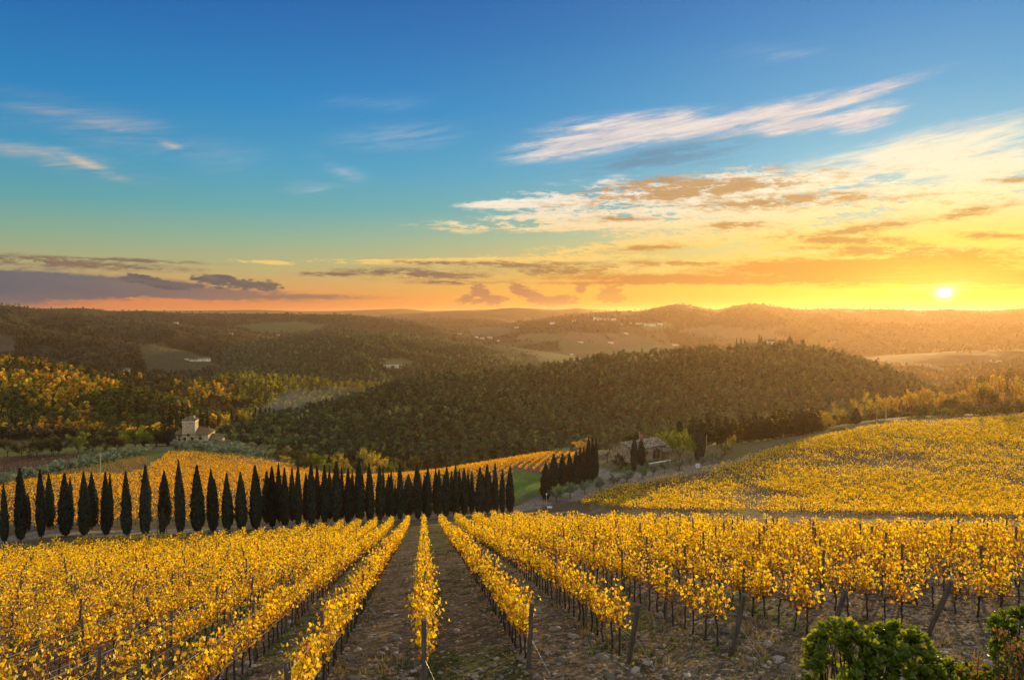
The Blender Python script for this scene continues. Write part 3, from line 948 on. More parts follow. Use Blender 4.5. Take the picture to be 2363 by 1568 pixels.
def build_ground():
    nv = gX.size
    me = bpy.data.meshes.new('ground')
    v = np.stack([gX, gY, gZ], -1).reshape(-1, 3)
    nr = len(RR)
    i = np.arange(nr - 1)[:, None] * NC; j = np.arange(NC)[None, :]; k = (j + 1) % NC
    f = np.stack([i + j, i + NC + j, i + NC + k, i + k], -1).reshape(-1, 4)
    v = np.vstack([v, [[0, 0, gZ[0].mean()]]])
    fan = np.stack([np.full(NC, nv), np.arange(NC), (np.arange(NC) + 1) % NC], 1)
    lv = np.concatenate([f.ravel(), fan.ravel()])
    ls = np.concatenate([np.full(len(f), 4), np.full(len(fan), 3)])
    me.vertices.add(len(v)); me.vertices.foreach_set('co', v.astype(np.float32).ravel())
    me.loops.add(len(lv)); me.loops.foreach_set('vertex_index', lv.astype(np.int32))
    me.polygons.add(len(ls))
    st = np.zeros(len(ls), np.int32); st[1:] = np.cumsum(ls)[:-1]
    me.polygons.foreach_set('loop_start', st)
    me.polygons.foreach_set('use_smooth', np.ones(len(ls), bool))
    at = me.attributes.new('tint', 'FLOAT_COLOR', 'POINT')
    c = np.vstack([gC.reshape(-1, 3), [[0.1, 0.08, 0.05]]])
    at.data.foreach_set('color', np.hstack([c, np.ones((len(c), 1))]).astype(np.float32).ravel())
    me.update(calc_edges=True)
    m, nt, out = new_mat('earth')
    b = nt.nodes.new('ShaderNodeBsdfPrincipled'); b.inputs['Roughness'].default_value = 1.0
    b.inputs['Specular IOR Level'].default_value = 0.05
    p = geopos(nt)
    t = tint_node(nt)
    n1 = noise(p, 0.9, 8, 0.7)
    n2 = noise(p, 7.0, 4, 0.65)
    vo = nt.nodes.new('ShaderNodeTexVoronoi'); vo.inputs['Scale'].default_value = 5.5
    nt.links.new(p.k, vo.inputs['Vector'])
    sp_ = nt.nodes.new('ShaderNodeSeparateColor'); nt.links.new(vo.outputs['Color'], sp_.inputs[0])
    k = ramp(n1, [(0.3, (0.62, 0.62, 0.62)), (0.7, (1.4, 1.36, 1.3))])
    k2 = ramp(S(sp_.outputs[0]), [(0.0, (0.62, 0.6, 0.58)), (0.75, (1.05, 1.04, 1.0)), (1.0, (1.75, 1.7, 1.6))])
    c = mixc(1.0, mixc(1.0, t, k, 'MULTIPLY'), k2, 'MULTIPLY')
    nt.links.new(c.k, b.inputs['Base Color'])
    bp = nt.nodes.new('ShaderNodeBump'); bp.inputs['Distance'].default_value = 0.09; bp.inputs['Strength'].default_value = 1.0
    h = n2 * 0.6 + S(vo.outputs['Distance']) * -0.5 + n1
    nt.links.new(h.k, bp.inputs['Height']); nt.links.new(bp.outputs[0], b.inputs['Normal'])
    nt.links.new(b.outputs[0], out.inputs[0])
    me.materials.append(m)
    o = link(bpy.data.objects.new('ground', me))
    tag(o, None, None, None, 'structure')
    return o


build_ground()

# ================================================================== woods
PAL_HILL = [(0.080, 0.120, 0.045), (0.092, 0.112, 0.047), (0.042, 0.068, 0.034), (0.104, 0.104, 0.047), (0.060, 0.074, 0.045), (0.16, 0.172, 0.05)]
PAL_GOLD = [(0.48, 0.26, 0.028), (0.42, 0.31, 0.03), (0.17, 0.18, 0.028), (0.34, 0.16, 0.03), (0.11, 0.12, 0.025), (0.52, 0.36, 0.03)]
PAL_DARK = [(0.052, 0.07, 0.044), (0.068, 0.068, 0.047), (0.034, 0.049, 0.036), (0.104, 0.073, 0.044)]
PAL_OLIVE = [(0.128, 0.174, 0.061), (0.087, 0.128, 0.052), (0.142, 0.154, 0.061), (0.07, 0.099, 0.049), (0.196, 0.177, 0.061)]
PAL_YEL = [(0.27, 0.23, 0.030), (0.17, 0.18, 0.03), (0.22, 0.17, 0.03), (0.11, 0.125, 0.028), (0.32, 0.27, 0.035)]
PAL_RUST = [(0.22, 0.12, 0.03), (0.17, 0.125, 0.03), (0.27, 0.16, 0.035), (0.11, 0.09, 0.03), (0.14, 0.08, 0.03)]


def hill_mask(name, X, Y):
    th = np.arctan2(X, Y)
    a = np.tan(th); d = Y
    return HILL[name](a, d, np.full(X.shape, -95.0))


nin = len(A_IN)
wX, wY, wZ, wU, wV = (q[:, :nin] for q in (gX, gY, gZ, gU, gV))
slope = (wZ + 2.0) / wY
rm = np.maximum.accumulate(wZ / wY, axis=0)
rm = np.vstack([np.full((1, nin), -9.0), rm[:-1]])
TREE_T = 8.5
vis = (wZ + TREE_T) / wY >= rm
dv = np.vstack([np.diff(wZ / wY, axis=0), np.zeros((1, nin))]) * F
du = F * (A_IN[1] - A_IN[0])
area = np.maximum(dv, F * 0.5 / wY * 1.0) * du * vis
NOWOOD = gPatch[:, :nin]
lay = {}
best = np.full(wX.shape, -1e9)
layer = np.zeros(wX.shape, int)
names = list(HILL)
for i, k in enumerate(names):
    hz, hh = hill_mask(k, wX, wY)
    m = (hh > 0.02) & (hz > best)
    best = np.where(m, hz, best); layer = np.where(m, i, layer)
    layer = np.where((best < -1e8), -1, layer)


def far_tree(rg, P, hgt, rad, pal, w, nl, size, g, patchn):
    """many small crowns at once, each a few lumps of leaf clusters; P is (n,3)"""
    n = len(P)
    if n == 0:
        return
    base = tints(rg, n, pal, w, 0.48) * (0.72 + 0.56 * patchn)[:, None]
    ns = 5
    sub = unit(rg.normal(size=(n, ns, 3))) * np.array((0.62, 0.62, 0.55)) * rg.uniform(0.3, 1.0, (n, ns, 1))
    sub[:, 0] = (0, 0, 0.75)
    k = rg.integers(0, ns, (n, nl))
    cen = np.take_along_axis(sub, k[..., None].repeat(3, -1), 1)
    q = unit(rg.normal(size=(n, nl, 3)))
    q[..., 2] = np.where(q[..., 2] < -0.3, -q[..., 2], q[..., 2])
    off = cen + q * rg.uniform(0.30, 0.46, (n, nl, 1))
    C = P[:, None, :] + np.stack([off[..., 0] * rad[:, None], off[..., 1] * rad[:, None], (hgt * np.where(P[:, 1] > 1000, 0.36, 0.62))[:, None] + off[..., 2] * (hgt * 0.32)[:, None]], -1)
    V, Fc = leaves(rg, C.reshape(-1, 3), np.repeat(size, nl) * rg.uniform(0.6, 1.3, n * nl), q.reshape(-1, 3), 0.6)
    colr = np.repeat(base, nl, 0) * (1 + rg.uniform(-0.22, 0.22, (n * nl, 1)))
    g.add(V, Fc, colr)


def wood(name, label, sel, per_px, pal, weights, hgt, nl, cat='woodland', trunks=False, minrad=2.5, pxrad=1.45, seed=1, patch=90, alt=None):
    rg = np.random.default_rng(seed)
    w = np.where(sel & ~NOWOOD, area, 0.0)
    if name != 'valley_copses':
        w = w * (1 - 0.93 * gOpen[:, :nin])
    tot = w.sum()
    n = int(tot * per_px)
    if n < 3:
        return None
    idx = rg.choice(w.size, n, p=(w / tot).ravel())
    ri, ci = np.unravel_index(idx, w.shape)
    r = RR[ri] * np.exp(rg.uniform(-0.5, 0.5, n) * (math.log(RR[100] / RR[99])))
    a = A_IN[ci] + rg.uniform(-0.5, 0.5, n) * (A_IN[1] - A_IN[0])
    th = np.arctan(a)
    X, Y = r * np.sin(th), r * np.cos(th)
    Z = H(X, Y)
    rad = np.maximum(minrad, pxrad * Y / F) * rg.uniform(0.75, 1.3, n)
    hh = hgt * rg.uniform(0.68, 1.2, n) * np.maximum(1, rad / (minrad * 1.6))
    g = Geo()
    pn = fbm(X / patch, Y / patch, seed + 90, 3)
    P = np.stack([X, Y, Z - 0.3], 1)
    if alt is None:
        far_tree(rg, P, hh, rad, pal, weights, nl, rad * 0.60, g, pn)
    else:
        m = fbm(X / patch + 7, Y / patch, seed + 55, 3) + rg.uniform(-0.12, 0.12, n) > 0.5
        far_tree(rg, P[m], hh[m], rad[m], pal, weights, nl, rad[m] * 0.60, g, pn[m])
        far_tree(rg, P[~m], hh[~m], rad[~m], alt, None, nl, rad[~m] * 0.60, g, pn[~m])
    if trunks:
        for s in range(n):
            if rg.random() < 0.6:
                V, Fc = tube([P[s], P[s] + (rg.uniform(-.4, .4), rg.uniform(-.4, .4), hh[s] * 0.75)], [0.16, 0.07], 3, False)
                g.add(V, Fc, np.array((0.12, 0.10, 0.078)) * rg.uniform(0.6, 1.2))
    o = obj(name, g, M['far_leaf'])
    tag(o, label, cat, None, 'stuff')
    return o


def L(*ks):
    m = np.zeros(wX.shape, bool)
    for k in ks:
        m |= layer == names.index(k)
    return m


D = wY
wood('hillside_woodland', 'dense brown green oak wood covering the big rounded hill in the middle', L('big_hill', 'castle_knoll') & (D > 425), 0.15, PAL_HILL, [3, 2.5, 2, 1.6, 2, 0.8], 10.0, 64, trunks=True, minrad=3.0, pxrad=0.0, seed=2, patch=60)
wood('autumn_woodland', 'orange and gold autumn wood on the slope left of the stone tower house', L('gold_wood') & (D > 455), 0.14, PAL_GOLD, None, 10.0, 64, minrad=2.8, pxrad=0.0, seed=3, patch=70, trunks=True, alt=[(0.075, 0.08, 0.026), (0.055, 0.058, 0.022), (0.10, 0.085, 0.028), (0.15, 0.10, 0.03)])
wood('orange_woodland', 'brightest orange wood on the sunlit shoulder above the left orchard trees', L('gold_shoulder') & (D > 455), 0.14, [(0.62, 0.33, 0.03), (0.56, 0.40, 0.04), (0.46, 0.21, 0.03), (0.24, 0.22, 0.04), (0.13, 0.14, 0.03)], [3, 2.5, 2, 1.5, 1.2], 10.0, 64, minrad=2.8, pxrad=0.0, seed=13, patch=45, trunks=True, alt=[(0.12, 0.13, 0.03), (0.09, 0.09, 0.03), (0.16, 0.13, 0.03)])
wood('yellow_woodland', 'yellow green wood on the low round hill behind the tower house', L('yellow_wood') & (D > 455), 0.16, PAL_YEL, None, 9.5, 50, minrad=2.9, pxrad=0.0, seed=4)
wood('glowing_woodland', 'rust coloured wood glowing under the low sun at the right edge', L('right_wood', 'valley_rise') & (D > 440), 0.16, PAL_RUST, None, 10, 44, minrad=2.7, pxrad=0.8, seed=5)
wood('central_woodland', 'olive brown wooded hill behind the yellow wood with a pale farm on it', L('mid_hill') & (D > 700), 0.20, PAL_OLIVE, [2, 3, 2, 2, 1], 9, 22, minrad=3.0, pxrad=1.3, seed=6, patch=120)
wood('spur_woodland', 'dark brown wooded spurs descending from the left edge of the view', L('left_ridge', 'left_spur') & (D > 700), 0.21, PAL_DARK, [2, 3, 2, 2], 10, 20, minrad=3.2, pxrad=1.35, seed=7, patch=160, alt=[(0.10, 0.062, 0.026), (0.07, 0.056, 0.024)])
wood('ridge_woodland', 'distant brown wooded ridges along the left half of the horizon', L('brown_ridge', 'mid_ridge') & (D > 1200), 0.16, PAL_DARK, None, 10, 16, minrad=4, pxrad=1.3, seed=8)
wood('sunset_ridge_woodland', 'hazy wooded ridge straight under the setting sun', L('sun_ridge') & (D > 1100) & (D < 3900), 0.22, PAL_DARK, None, 10, 16, minrad=4, pxrad=1.3, seed=9)
VF = (layer == -1) & (D > 445)
wood('valley_woodland', 'grey brown scrub and trees filling the valley floor below the hills', VF & (D < 800), 0.16, [(0.06, 0.05, 0.03), (0.05, 0.05, 0.025), (0.085, 0.066, 0.04), (0.07, 0.075, 0.025)], None, 8.0, 40, minrad=2.4, pxrad=0.0, seed=10, trunks=True)
wood('valley_copses', 'scattered copses and hedges between the fields of the far valley', VF & (D >= 800), 0.10, PAL_OLIVE, None, 8, 12, minrad=3, pxrad=1.2, seed=11)

# ================================================================== front vineyard
PAL_VINE = [(0.86, 0.57, 0.008), (0.90, 0.69, 0.012), (0.76, 0.40, 0.008), (0.52, 0.22, 0.015), (0.60, 0.56, 0.02), (0.27, 0.125, 0.03), (0.45, 0.085, 0.02)]
W_VINE = [5, 3.6, 2.8, 1.5, 0.8, 2.0, 0.05]
FAR_EDGE_U = [-200, 0, 130, 262, 340, 423, 500, 600, 760, 880, 1024, 1300]
FAR_EDGE_D = [90, 95, 111, 116, 127, 137, 120, 91, 67, 59, 53, 44]
ROW_SLOPE = -NEAR_M


def row_start(k):
    return {-1: 15.0, 0: 18.6}.get(k, 13.2 if k < 0 else 20.0 + (0.35 if k > 3 else 0))


def row_end_test(X, Y):
    u = CX + F * X / Y
    return Y < np.interp(u, FAR_EDGE_U, FAR_EDGE_D)


def row_offset(k):
    return k * ROW_S + (0.06 if k == 1 else 0)


VINE_STEP = 0.92
vines = []                    # (k, X, Y)
for k in range(-62, 48):
    ys = np.arange(row_start(k) + (1.0 if k >= 0 else 0.2), 142, VINE_STEP * 0.994)
    ys = ys + rng.uniform(-0.08, 0.08, len(ys))
    xs = ROW_A * ys + row_offset(k)
    ok = row_end_test(xs, ys) & (np.abs(xs / ys) < 0.80)
    for x_, y_ in zip(xs[ok], ys[ok]):
        vines.append((k, x_, y_))
vines = np.array(vines)
vZ = H(vines[:, 1], vines[:, 2])
vu, vv = project(vines[:, 1], vines[:, 2], vZ + 1.0)
_, vtop = project(vines[:, 1], vines[:, 2], vZ + 1.7)
inview = (vu > -14) & (vu < 1038) & (vtop < 684)
dist = np.hypot(vines[:, 1], vines[:, 2])
order = np.argsort(np.where(inview, dist, 1e9))
NEAR_N = 296
near_idx = set(order[:NEAR_N].tolist())


def row_phrase(k):
    if k == 0:
        return 'the central row'
    return 'the %s row %s of centre' % (ORD[abs(k) - 1], 'left' if k < 0 else 'right')


def vine_parts(seed, nleaf, sparse):
    rg = np.random.default_rng(seed)
    tr, ca, lf = Geo(), Geo(), Geo()
    sl = ROW_SLOPE
    # trunk: gnarled, leaning, with a knotted head
    hgt = rg.uniform(0.62, 0.8)
    p = np.stack([np.cumsum(rg.normal(0, 0.022, 7)), np.cumsum(rg.normal(0, 0.014, 7)), np.linspace(-0.08, hgt, 7)], 1)
    p[0, :2] = 0
    geo_tube(tr, p, np.array([0.040, 0.033, 0.028, 0.027, 0.026, 0.030, 0.036]) * rg.uniform(0.85, 1.15), 6)
    head = p[-1]
    arms = []
    for s in (-1, 1):
        q = head + np.stack([s * np.linspace(0, 0.42, 4), rg.normal(0, 0.015, 4), np.linspace(0, 0.06, 4) + sl * s * np.linspace(0, 0.42, 4)], 1)
        geo_tube(tr, q, [0.026, 0.02, 0.017, 0.012], 5)
        arms.append(q)
    base = np.vstack(arms)
    cane_pts = []
    for i in range(17):
        b0 = base[rg.integers(len(base))]
        L_ = rg.uniform(0.4, 1.25)
        n = 5
        t = np.linspace(0, 1, n)
        lean = rg.normal(0, 0.20); lx = rg.normal(0, 0.22)
        q = b0 + np.stack([lx * t * L_ + 0.03 * rg.normal(size=n), lean * (t ** 1.6) * L_ + 0.03 * rg.normal(size=n), t * L_ * (1 - 0.22 * t * abs(lean) * 3)], 1)
        geo_tube(ca, q, np.linspace(0.009, 0.004, n), 3)
        cane_pts.append(q)
    pts = np.vstack(cane_pts)
    i = rg.integers(0, len(cane_pts), nleaf)
    t = rg.beta(1.7, 1.3, nleaf) * 4
    a = np.floor(t).astype(int).clip(0, 3)
    C = np.stack([cane_pts[q][b] + (cane_pts[q][b + 1] - cane_pts[q][b]) * (w - b) for q, b, w in zip(i, a, t)])
    C += rg.normal(0, 1, (nleaf, 3)) * np.array((0.12, 0.09, 0.12))
    keep = C[:, 2] > hgt - 0.36
    C = C[keep]
    n = len(C)
    size = rg.uniform(0.07, 0.14, n)
    nr = np.stack([rg.normal(0, .4, n), np.sign(rg.normal(size=n)) * 0.8, np.full(n, 0.12)], 1)
    V, Fc = leaves(rg, C, size, nr, 0.9, LEAF7)
    low = C[:, 2] < hgt + 0.22
    colr = tints(rg, n, PAL_VINE, W_VINE, 0.14)
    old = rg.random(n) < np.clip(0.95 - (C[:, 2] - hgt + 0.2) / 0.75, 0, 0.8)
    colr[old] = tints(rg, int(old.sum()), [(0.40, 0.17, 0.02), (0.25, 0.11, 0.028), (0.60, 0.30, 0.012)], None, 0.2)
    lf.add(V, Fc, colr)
    return tr, ca, lf


protos = []
for i in range(9):
    protos.append(vine_parts(100 + i, (185, 140, 215, 100, 170, 240, 66, 150, 44)[i], False))
proto_me = [(a.mesh('trunk', True), b.mesh('canes'), c.mesh('leaves')) for a, b, c in protos]
for a, b, c in proto_me:
    a.materials.append(M['vine_bark']); b.materials.append(M['cane']); c.materials.append(M['vine_leaf'])
row_rot = math.atan2(1.0, ROW_A)            # row direction (towards +Y)
roots = {}
count = {}
for j in order[:NEAR_N]:
    pass
near_sorted = sorted(near_idx, key=lambda j: (vines[j, 0], vines[j, 2]))
for j in near_sorted:
    k, x_, y_ = int(vines[j, 0]), vines[j, 1], vines[j, 2]
    count[k] = count.get(k, 0) + 1
    label = '%s golden grapevine from the near end of %s' % (ORD[count[k] - 1], row_phrase(k))
    # sparse, half bare vines at the near ends on the right
    bare = 0.34 if (k >= 3 and y_ < 26) else (0.22 if k >= 2 and y_ < 30 else (0.25 if k < -1 and y_ < 19 else 0.08))
    bare = max(bare, 0.72 * ss(33 - y_, 0, 13) if k < -2 else 0)
    pid = int(rng.choice([6, 8, 3])) if rng.random() < bare else int(rng.choice([0, 1, 2, 4, 5, 7]))
    loc = (x_, y_, float(vZ[j]))
    sc = (1, 1 if rng.random() < .5 else -1, rng.uniform(0.92, 1.08))
    if pid not in roots:
        r = thing('grapevine', label, 'grapevine', loc, row_rot, 'grapevines in the front vineyard', sc)
        for nm, me in zip(('trunk', 'canes', 'leaves'), proto_me[pid]):
            obj(nm, me, [], r)
        for ch in r.children:
            if ch.name.startswith('canes'):
                ch.name = 'shoots'
            elif ch.name.startswith('leaves'):
                ch.name = 'foliage'
        roots[pid] = r
    else:
        r = dup(roots[pid], label, loc, row_rot, None, sc)


# ---- everything further back is one mass of vines
def vine_mass(rg, g, X, Y, Z, dirx, diry, nl, size, hmin, hmax, width, pal, w, stems, step, canes=0, bright=None):
    """g: leaves; clumps along a row direction"""
    n = len(X)
    if n == 0:
        return
    dens = np.clip(rg.normal(1.0, 0.35, n), 0.15, 2.0)
    if bright is not None:
        dens = dens * bright
    cnt = np.maximum((nl * dens).astype(int), 2)
    idx = np.repeat(np.arange(n), cnt)
    m = len(idx)
    al = rg.uniform(-0.5, 0.5, m) * step
    ac = rg.normal(0, width, m)
    hz = hmin + (hmax - hmin) * rg.beta(1.6, 1.3, m) * np.repeat(rg.uniform(0.72, 1.22, n), cnt)
    dX, dY = np.broadcast_to(dirx, X.shape)[idx], np.broadcast_to(diry, X.shape)[idx]
    C = np.stack([X[idx] + al * dX - ac * dY, Y[idx] + al * dY + ac * dX, Z[idx] + hz], 1)
    nr = np.stack([rg.normal(0, .7, m), rg.normal(0, .7, m), np.full(m, 0.1)], 1)
    V, Fc = leaves(rg, C, size * rg.uniform(0.65, 1.3, m), nr, 0.9)
    colr = tints(rg, m, pal, w, 0.14)
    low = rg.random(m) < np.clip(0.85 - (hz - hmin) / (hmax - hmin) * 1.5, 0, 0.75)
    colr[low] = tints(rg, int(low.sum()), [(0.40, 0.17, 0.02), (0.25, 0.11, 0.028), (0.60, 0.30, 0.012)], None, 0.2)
    colr *= np.repeat(rg.uniform(0.82, 1.12, n), cnt)[:, None]
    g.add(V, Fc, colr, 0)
    if stems:
        for x_, y_, z_ in zip(X, Y, Z):
            q = np.array([(x_, y_, z_ - 0.1), (x_ + rg.normal(0, .03), y_, z_ + 0.4), (x_ + rg.normal(0, .05), y_ + rg.normal(0, .05), z_ + 0.8)])
            V, Fc = tube(q, [0.036, 0.028, 0.024], 4, False)
            g.add(V, Fc, (0.06, 0.045, 0.033), 1)
            for _ in range(canes):
                b0 = q[2] + (dirx * rg.uniform(-.45, .45), diry * rg.uniform(-.45, .45), rg.uniform(-0.1, 0))
                e = b0 + (rg.normal(0, .16), rg.normal(0, .16), rg.uniform(0.45, 0.95))
                V, Fc = tube(np.array([b0, (b0 + e) / 2 + rg.normal(0, .04, 3), e]), [0.009, 0.007, 0.005], 3, False)
                g.add(V, Fc, np.array((0.20, 0.095, 0.045)) * rg.uniform(0.6, 1.3), 1)


M['far_stem'] = leaf_mat('far_stem', 0.0)
rest = np.array([j for j in range(len(vines)) if j not in near_idx])
rx, ry, rz, rdist = vines[rest, 1], vines[rest, 2], vZ[rest], dist[rest]
g = Geo()
ux, uy = math.cos(row_rot), math.sin(row_rot)
for lo, hi, nl, size, st, cn in ((0, 34, 130, 0.112, True, 12), (34, 55, 95, 0.130, True, 8), (55, 80, 66, 0.155, True, 4), (80, 200, 44, 0.19, False, 0)):
    m = (rdist >= lo) & (rdist < hi)
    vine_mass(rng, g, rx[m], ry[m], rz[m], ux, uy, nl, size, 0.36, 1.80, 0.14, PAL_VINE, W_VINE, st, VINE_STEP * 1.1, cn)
o = obj('vineyard', g, [M['vine_leaf'], M['far_stem']])
tag(o, 'golden mass of vine rows filling the front slope beyond the nearest vines', 'vineyard', None, 'stuff')


# ================================================================== trellises: posts and wires of each row
def post_mesh(seed, h, r0, cap=True):
    rg = np.random.default_rng(seed)
    g = Geo()
    n = 7
    z = np.linspace(-0.3, h, n)
    p = np.stack([rg.normal(0, 0.006, n), rg.normal(0, 0.006, n), z], 1)
    geo_tube(g, p, r0 * (1 + rg.uniform(-0.06, 0.06, n)), 10)
    return g.mesh('post', True)


END_H = {-1: 1.75, 0: 1.72}
end_me = [post_mesh(300 + i, 1.78, 0.066) for i in range(3)]
mid_me = [post_mesh(310 + i, 1.86, 0.048) for i in range(3)]
for me in end_me + mid_me:
    me.materials.append(M['post_wood'])
# posts at the near row ends: (lean towards the camera in degrees, sideways lean)
END_LEAN = {-2: (6, 0), -1: (2, 0), 0: (1, 0), 1: (5, 2), 2: (17, 4), 3: (17, 5), 4: (22, 6), 5: (21, 7), 6: (18, 5), 7: (18, 5)}
LEAN_NAME = {0: 'upright', 1: 'nearly upright'}
for k in range(-33, 34):
    y0 = row_start(k)
    c = row_offset(k)
    ys = np.arange(y0, 140, 0.5)
    xs = ROW_A * ys + c
    ok = row_end_test(xs, ys)
    zz = H(xs, ys)
    uu, vv_ = project(xs, ys, zz + 1.6)
    okv = ok & (uu > -30) & (uu < 1054) & (vv_ < 700)
    if not okv.any():
        continue
    ya, yb = ys[okv].min(), ys[okv].max()
    if ya > (92 if abs(k) < 14 else 76):
        continue
    starts = ya <= y0 + 0.6
    t = thing('vineyard_trellis', None, 'trellis', (ROW_A * ya + c, ya, float(H(ROW_A * ya + c, ya)[0])), 0.0, 'trellises of the front vineyard')
    if starts and k in (0, 1):
        t['label'] = 'trellis of %s with %s wooden end post' % (row_phrase(k), LEAN_NAME[k])
    elif starts and k in (2, 3, 4, 5):
        t['label'] = 'trellis of %s with a leaning wooden end post' % row_phrase(k)
    else:
        t['label'] = 'post and wire trellis of %s' % row_phrase(k)
    org = np.array(t.location)
    py = y0 if starts else y0 + math.ceil((ya - y0) / 5.5) * 5.5
    pi = 0
    while py <= min(yb + 1, 96 if abs(k) < 14 else 80):
        px_ = ROW_A * py + c
        pz = float(H(px_, py)[0])
        first = starts and pi == 0
        me = (end_me if first else mid_me)[(k + pi) % 3]
        o = link(bpy.data.objects.new('end_post' if first else 'post', me), t)
        o.location = np.array((px_, py, pz)) - org
        if first:
            ln, sd = END_LEAN.get(k, (14, 3))
            o.rotation_euler = (R(ln), R(sd), 0)
        else:
            o.rotation_euler = (R(rng.normal(0, 2.2)), R(rng.normal(0, 2.2)), rng.uniform(0, 6))
            o.scale = (1, 1, rng.uniform(0.94, 1.06))
        py += 5.5
        pi += 1
    ye = min(yb, 58)
    if ye - ya > 4:
        for hgt in (0.72, 1.02, 1.3, 1.58):
            wy = np.arange(ya - (0.25 if starts else 0), ye, 2.75)
            wx = ROW_A * wy + c
            wz = H(wx, wy) + hgt
            wz[1::2] -= 0.015
            wx = wx + 0.055
            wg = Geo()
            geo_tube(wg, np.stack([wx, wy, wz], 1) - org, 0.0052, 3)
            obj('wire', wg, M['wire'], t)
        if starts and k >= 0:
            # anchor wire from the leaning post to the ground
            ln, sd = END_LEAN.get(k, (14, 3))
            px_ = ROW_A * y0 + c; pz = float(H(px_, y0)[0])
            top = np.array((px_ + math.tan(R(sd)) * 0.9, y0 - math.tan(R(ln)) * 0.9, pz + 0.86))
            gx, gy = px_ + 0.5, y0 - 0.75
            bot = np.array((gx, gy, float(H(gx, gy)[0])))
            wg = Geo(); geo_tube(wg, np.array([top, bot]) - org, 0.0035, 4)
            obj('anchor_wire', wg, M['wire'], t)


# ================================================================== vineyards further off
def field(name, label, polys, dirdeg, spacing, d0, d1, pal, w, seed, nl=16, size=0.30, hmax=1.65, stems=False, gaps=0.5, step=1.1, dens0=1.0, width=0.2, posts=0, dmax=600):
    rg = np.random.default_rng(seed)
    # rows in world space; keep the points that fall in the polygons
    th = R(dirdeg)
    ux_, uy_ = math.cos(th), math.sin(th)
    cor = []
    for poly in polys:
        for (a, b) in poly:
            try:
                cor.append(ground_at(a * G, b * G, 100, dmax)[:2])
            except Exception:
                pass
    cor = np.array(cor)
    s_ = cor @ (ux_, uy_); n_ = cor @ (-uy_, ux_)
    ns = np.arange(n_.min() - 20, n_.max() + 20, spacing)
    sv = np.arange(s_.min() - 20, s_.max() + 20, step)
    A, B = np.meshgrid(sv, ns)
    X = (A * ux_ - B * uy_).ravel() + rg.normal(0, 0.15, A.size); Y = (A * uy_ + B * ux_).ravel() + rg.normal(0, 0.15, A.size)
    m = (Y > d0) & (Y < d1) & (np.abs(X / np.maximum(Y, 1)) < 0.75)
    X, Y = X[m], Y[m]
    Z = H(X, Y)
    u, v = project(X, Y, Z)
    m = np.zeros(len(X), bool)
    for poly in polys:
        m |= inpoly(u, v, poly)
    X, Y, Z, u, v = X[m], Y[m], Z[m], u[m], v[m]
    n2 = fbm(X / 26, Y / 26, seed + 4, 4)
    n3 = fbm(X / 5.0, Y / 8.0, seed + 8, 2)
    br = np.clip(dens0 * (1.0 + gaps * (5.0 * (n2 - 0.5) + 3.0 * (n3 - 0.5))), 0.10, 1.9)
    gg = Geo()
    vine_mass(rg, gg, X, Y, Z, ux_, uy_, nl, size, 0.55, hmax, width, pal, w, False, step * 1.15, 0, br)
    # dark stems
    sel = rg.random(len(X)) < (0.55 if stems else 0.0)
    for x_, y_, z_ in zip(X[sel], Y[sel], Z[sel]):
        V, Fc = tube(np.array([(x_, y_, z_ - .1), (x_ + rg.normal(0, .06), y_, z_ + 0.9)]), [0.055, 0.04], 3, False)
        gg.add(V, Fc, (0.055, 0.042, 0.03), 1)
    o = obj(name, gg, [M['vine_leaf'], M['far_stem']])
    tag(o, label, 'vineyard', None, 'stuff')
    return X, Y, Z


PAL_MID = [(0.84, 0.44, 0.010), (0.88, 0.56, 0.012), (0.68, 0.29, 0.012), (0.46, 0.20, 0.03), (0.32, 0.15, 0.035)]
RIGHT_POLY = [(1355, 1150), (1420, 1130), (1560, 1100), (1680, 1072), (1760, 1048), (1850, 1022), (1900, 1010), (1990, 990), (2080, 976), (2200, 972), (2363, 962), (2460, 956), (2460, 1210), (2363, 1200), (2100, 1192), (1800, 1188), (1560, 1183), (1400, 1176), (1340, 1165)]
field('hillside_vineyard', 'broad yellow vineyard on the slope rising to the right edge', [RIGHT_POLY], 4, 2.7, 145, 330, PAL_VINE, [5, 5, 2.0, 1.0, 0.9, 1.6, 0.04], 31, nl=27, size=0.30, stems=True, gaps=0.6, dens0=1.1, step=1.05)
BACK_POLY = [(-60, 1130), (0, 1128), (120, 1105), (230, 1100), (290, 1105), (330, 1090), (372, 1064), (385, 1046), (440, 1046), (520, 1054), (600, 1064), (680, 1078), (760, 1096), (860, 1098), (960, 1090), (1050, 1076), (1130, 1063), (1240, 1052), (1345, 1046), (1360, 1062), (1350, 1075), (1250, 1095), (1190, 1085), (1175, 1105), (1170, 1160), (1100, 1185), (800, 1195), (500, 1205), (200, 1215), (-60, 1228)]
field('back_vineyard', 'orange vineyard dome between the cypress avenue and the tower house', [BACK_POLY], 78, 2.6, 118, 330, PAL_MID, [4, 3, 2.6, 1.3, 0.8], 32, nl=20, size=0.26, stems=True, gaps=0.35, dens0=1.0, step=1.05)
DULL_POLY = [(200, 1102), (260, 1080), (330, 1063), (345, 1068), (325, 1082), (290, 1098), (262, 1112), (200, 1116)]
field('dull_vineyard', 'half bare brown vineyard beside the grass track below the olives', [DULL_POLY, [(-60, 1118), (60, 1112), (200, 1085), (262, 1074), (330, 1058), (330, 1070), (200, 1106), (-60, 1136)]], 60, 2.6, 118, 380, [(0.30, 0.15, 0.04), (0.42, 0.22, 0.03), (0.2, 0.10, 0.04)], None, 33, nl=9, size=0.24, stems=True, gaps=0.5, dens0=0.8)
BROWN_POLY = [(-60, 1058), (60, 1051), (200, 1047), (300, 1042), (335, 1041), (255, 1056), (130, 1074), (-60, 1102)]
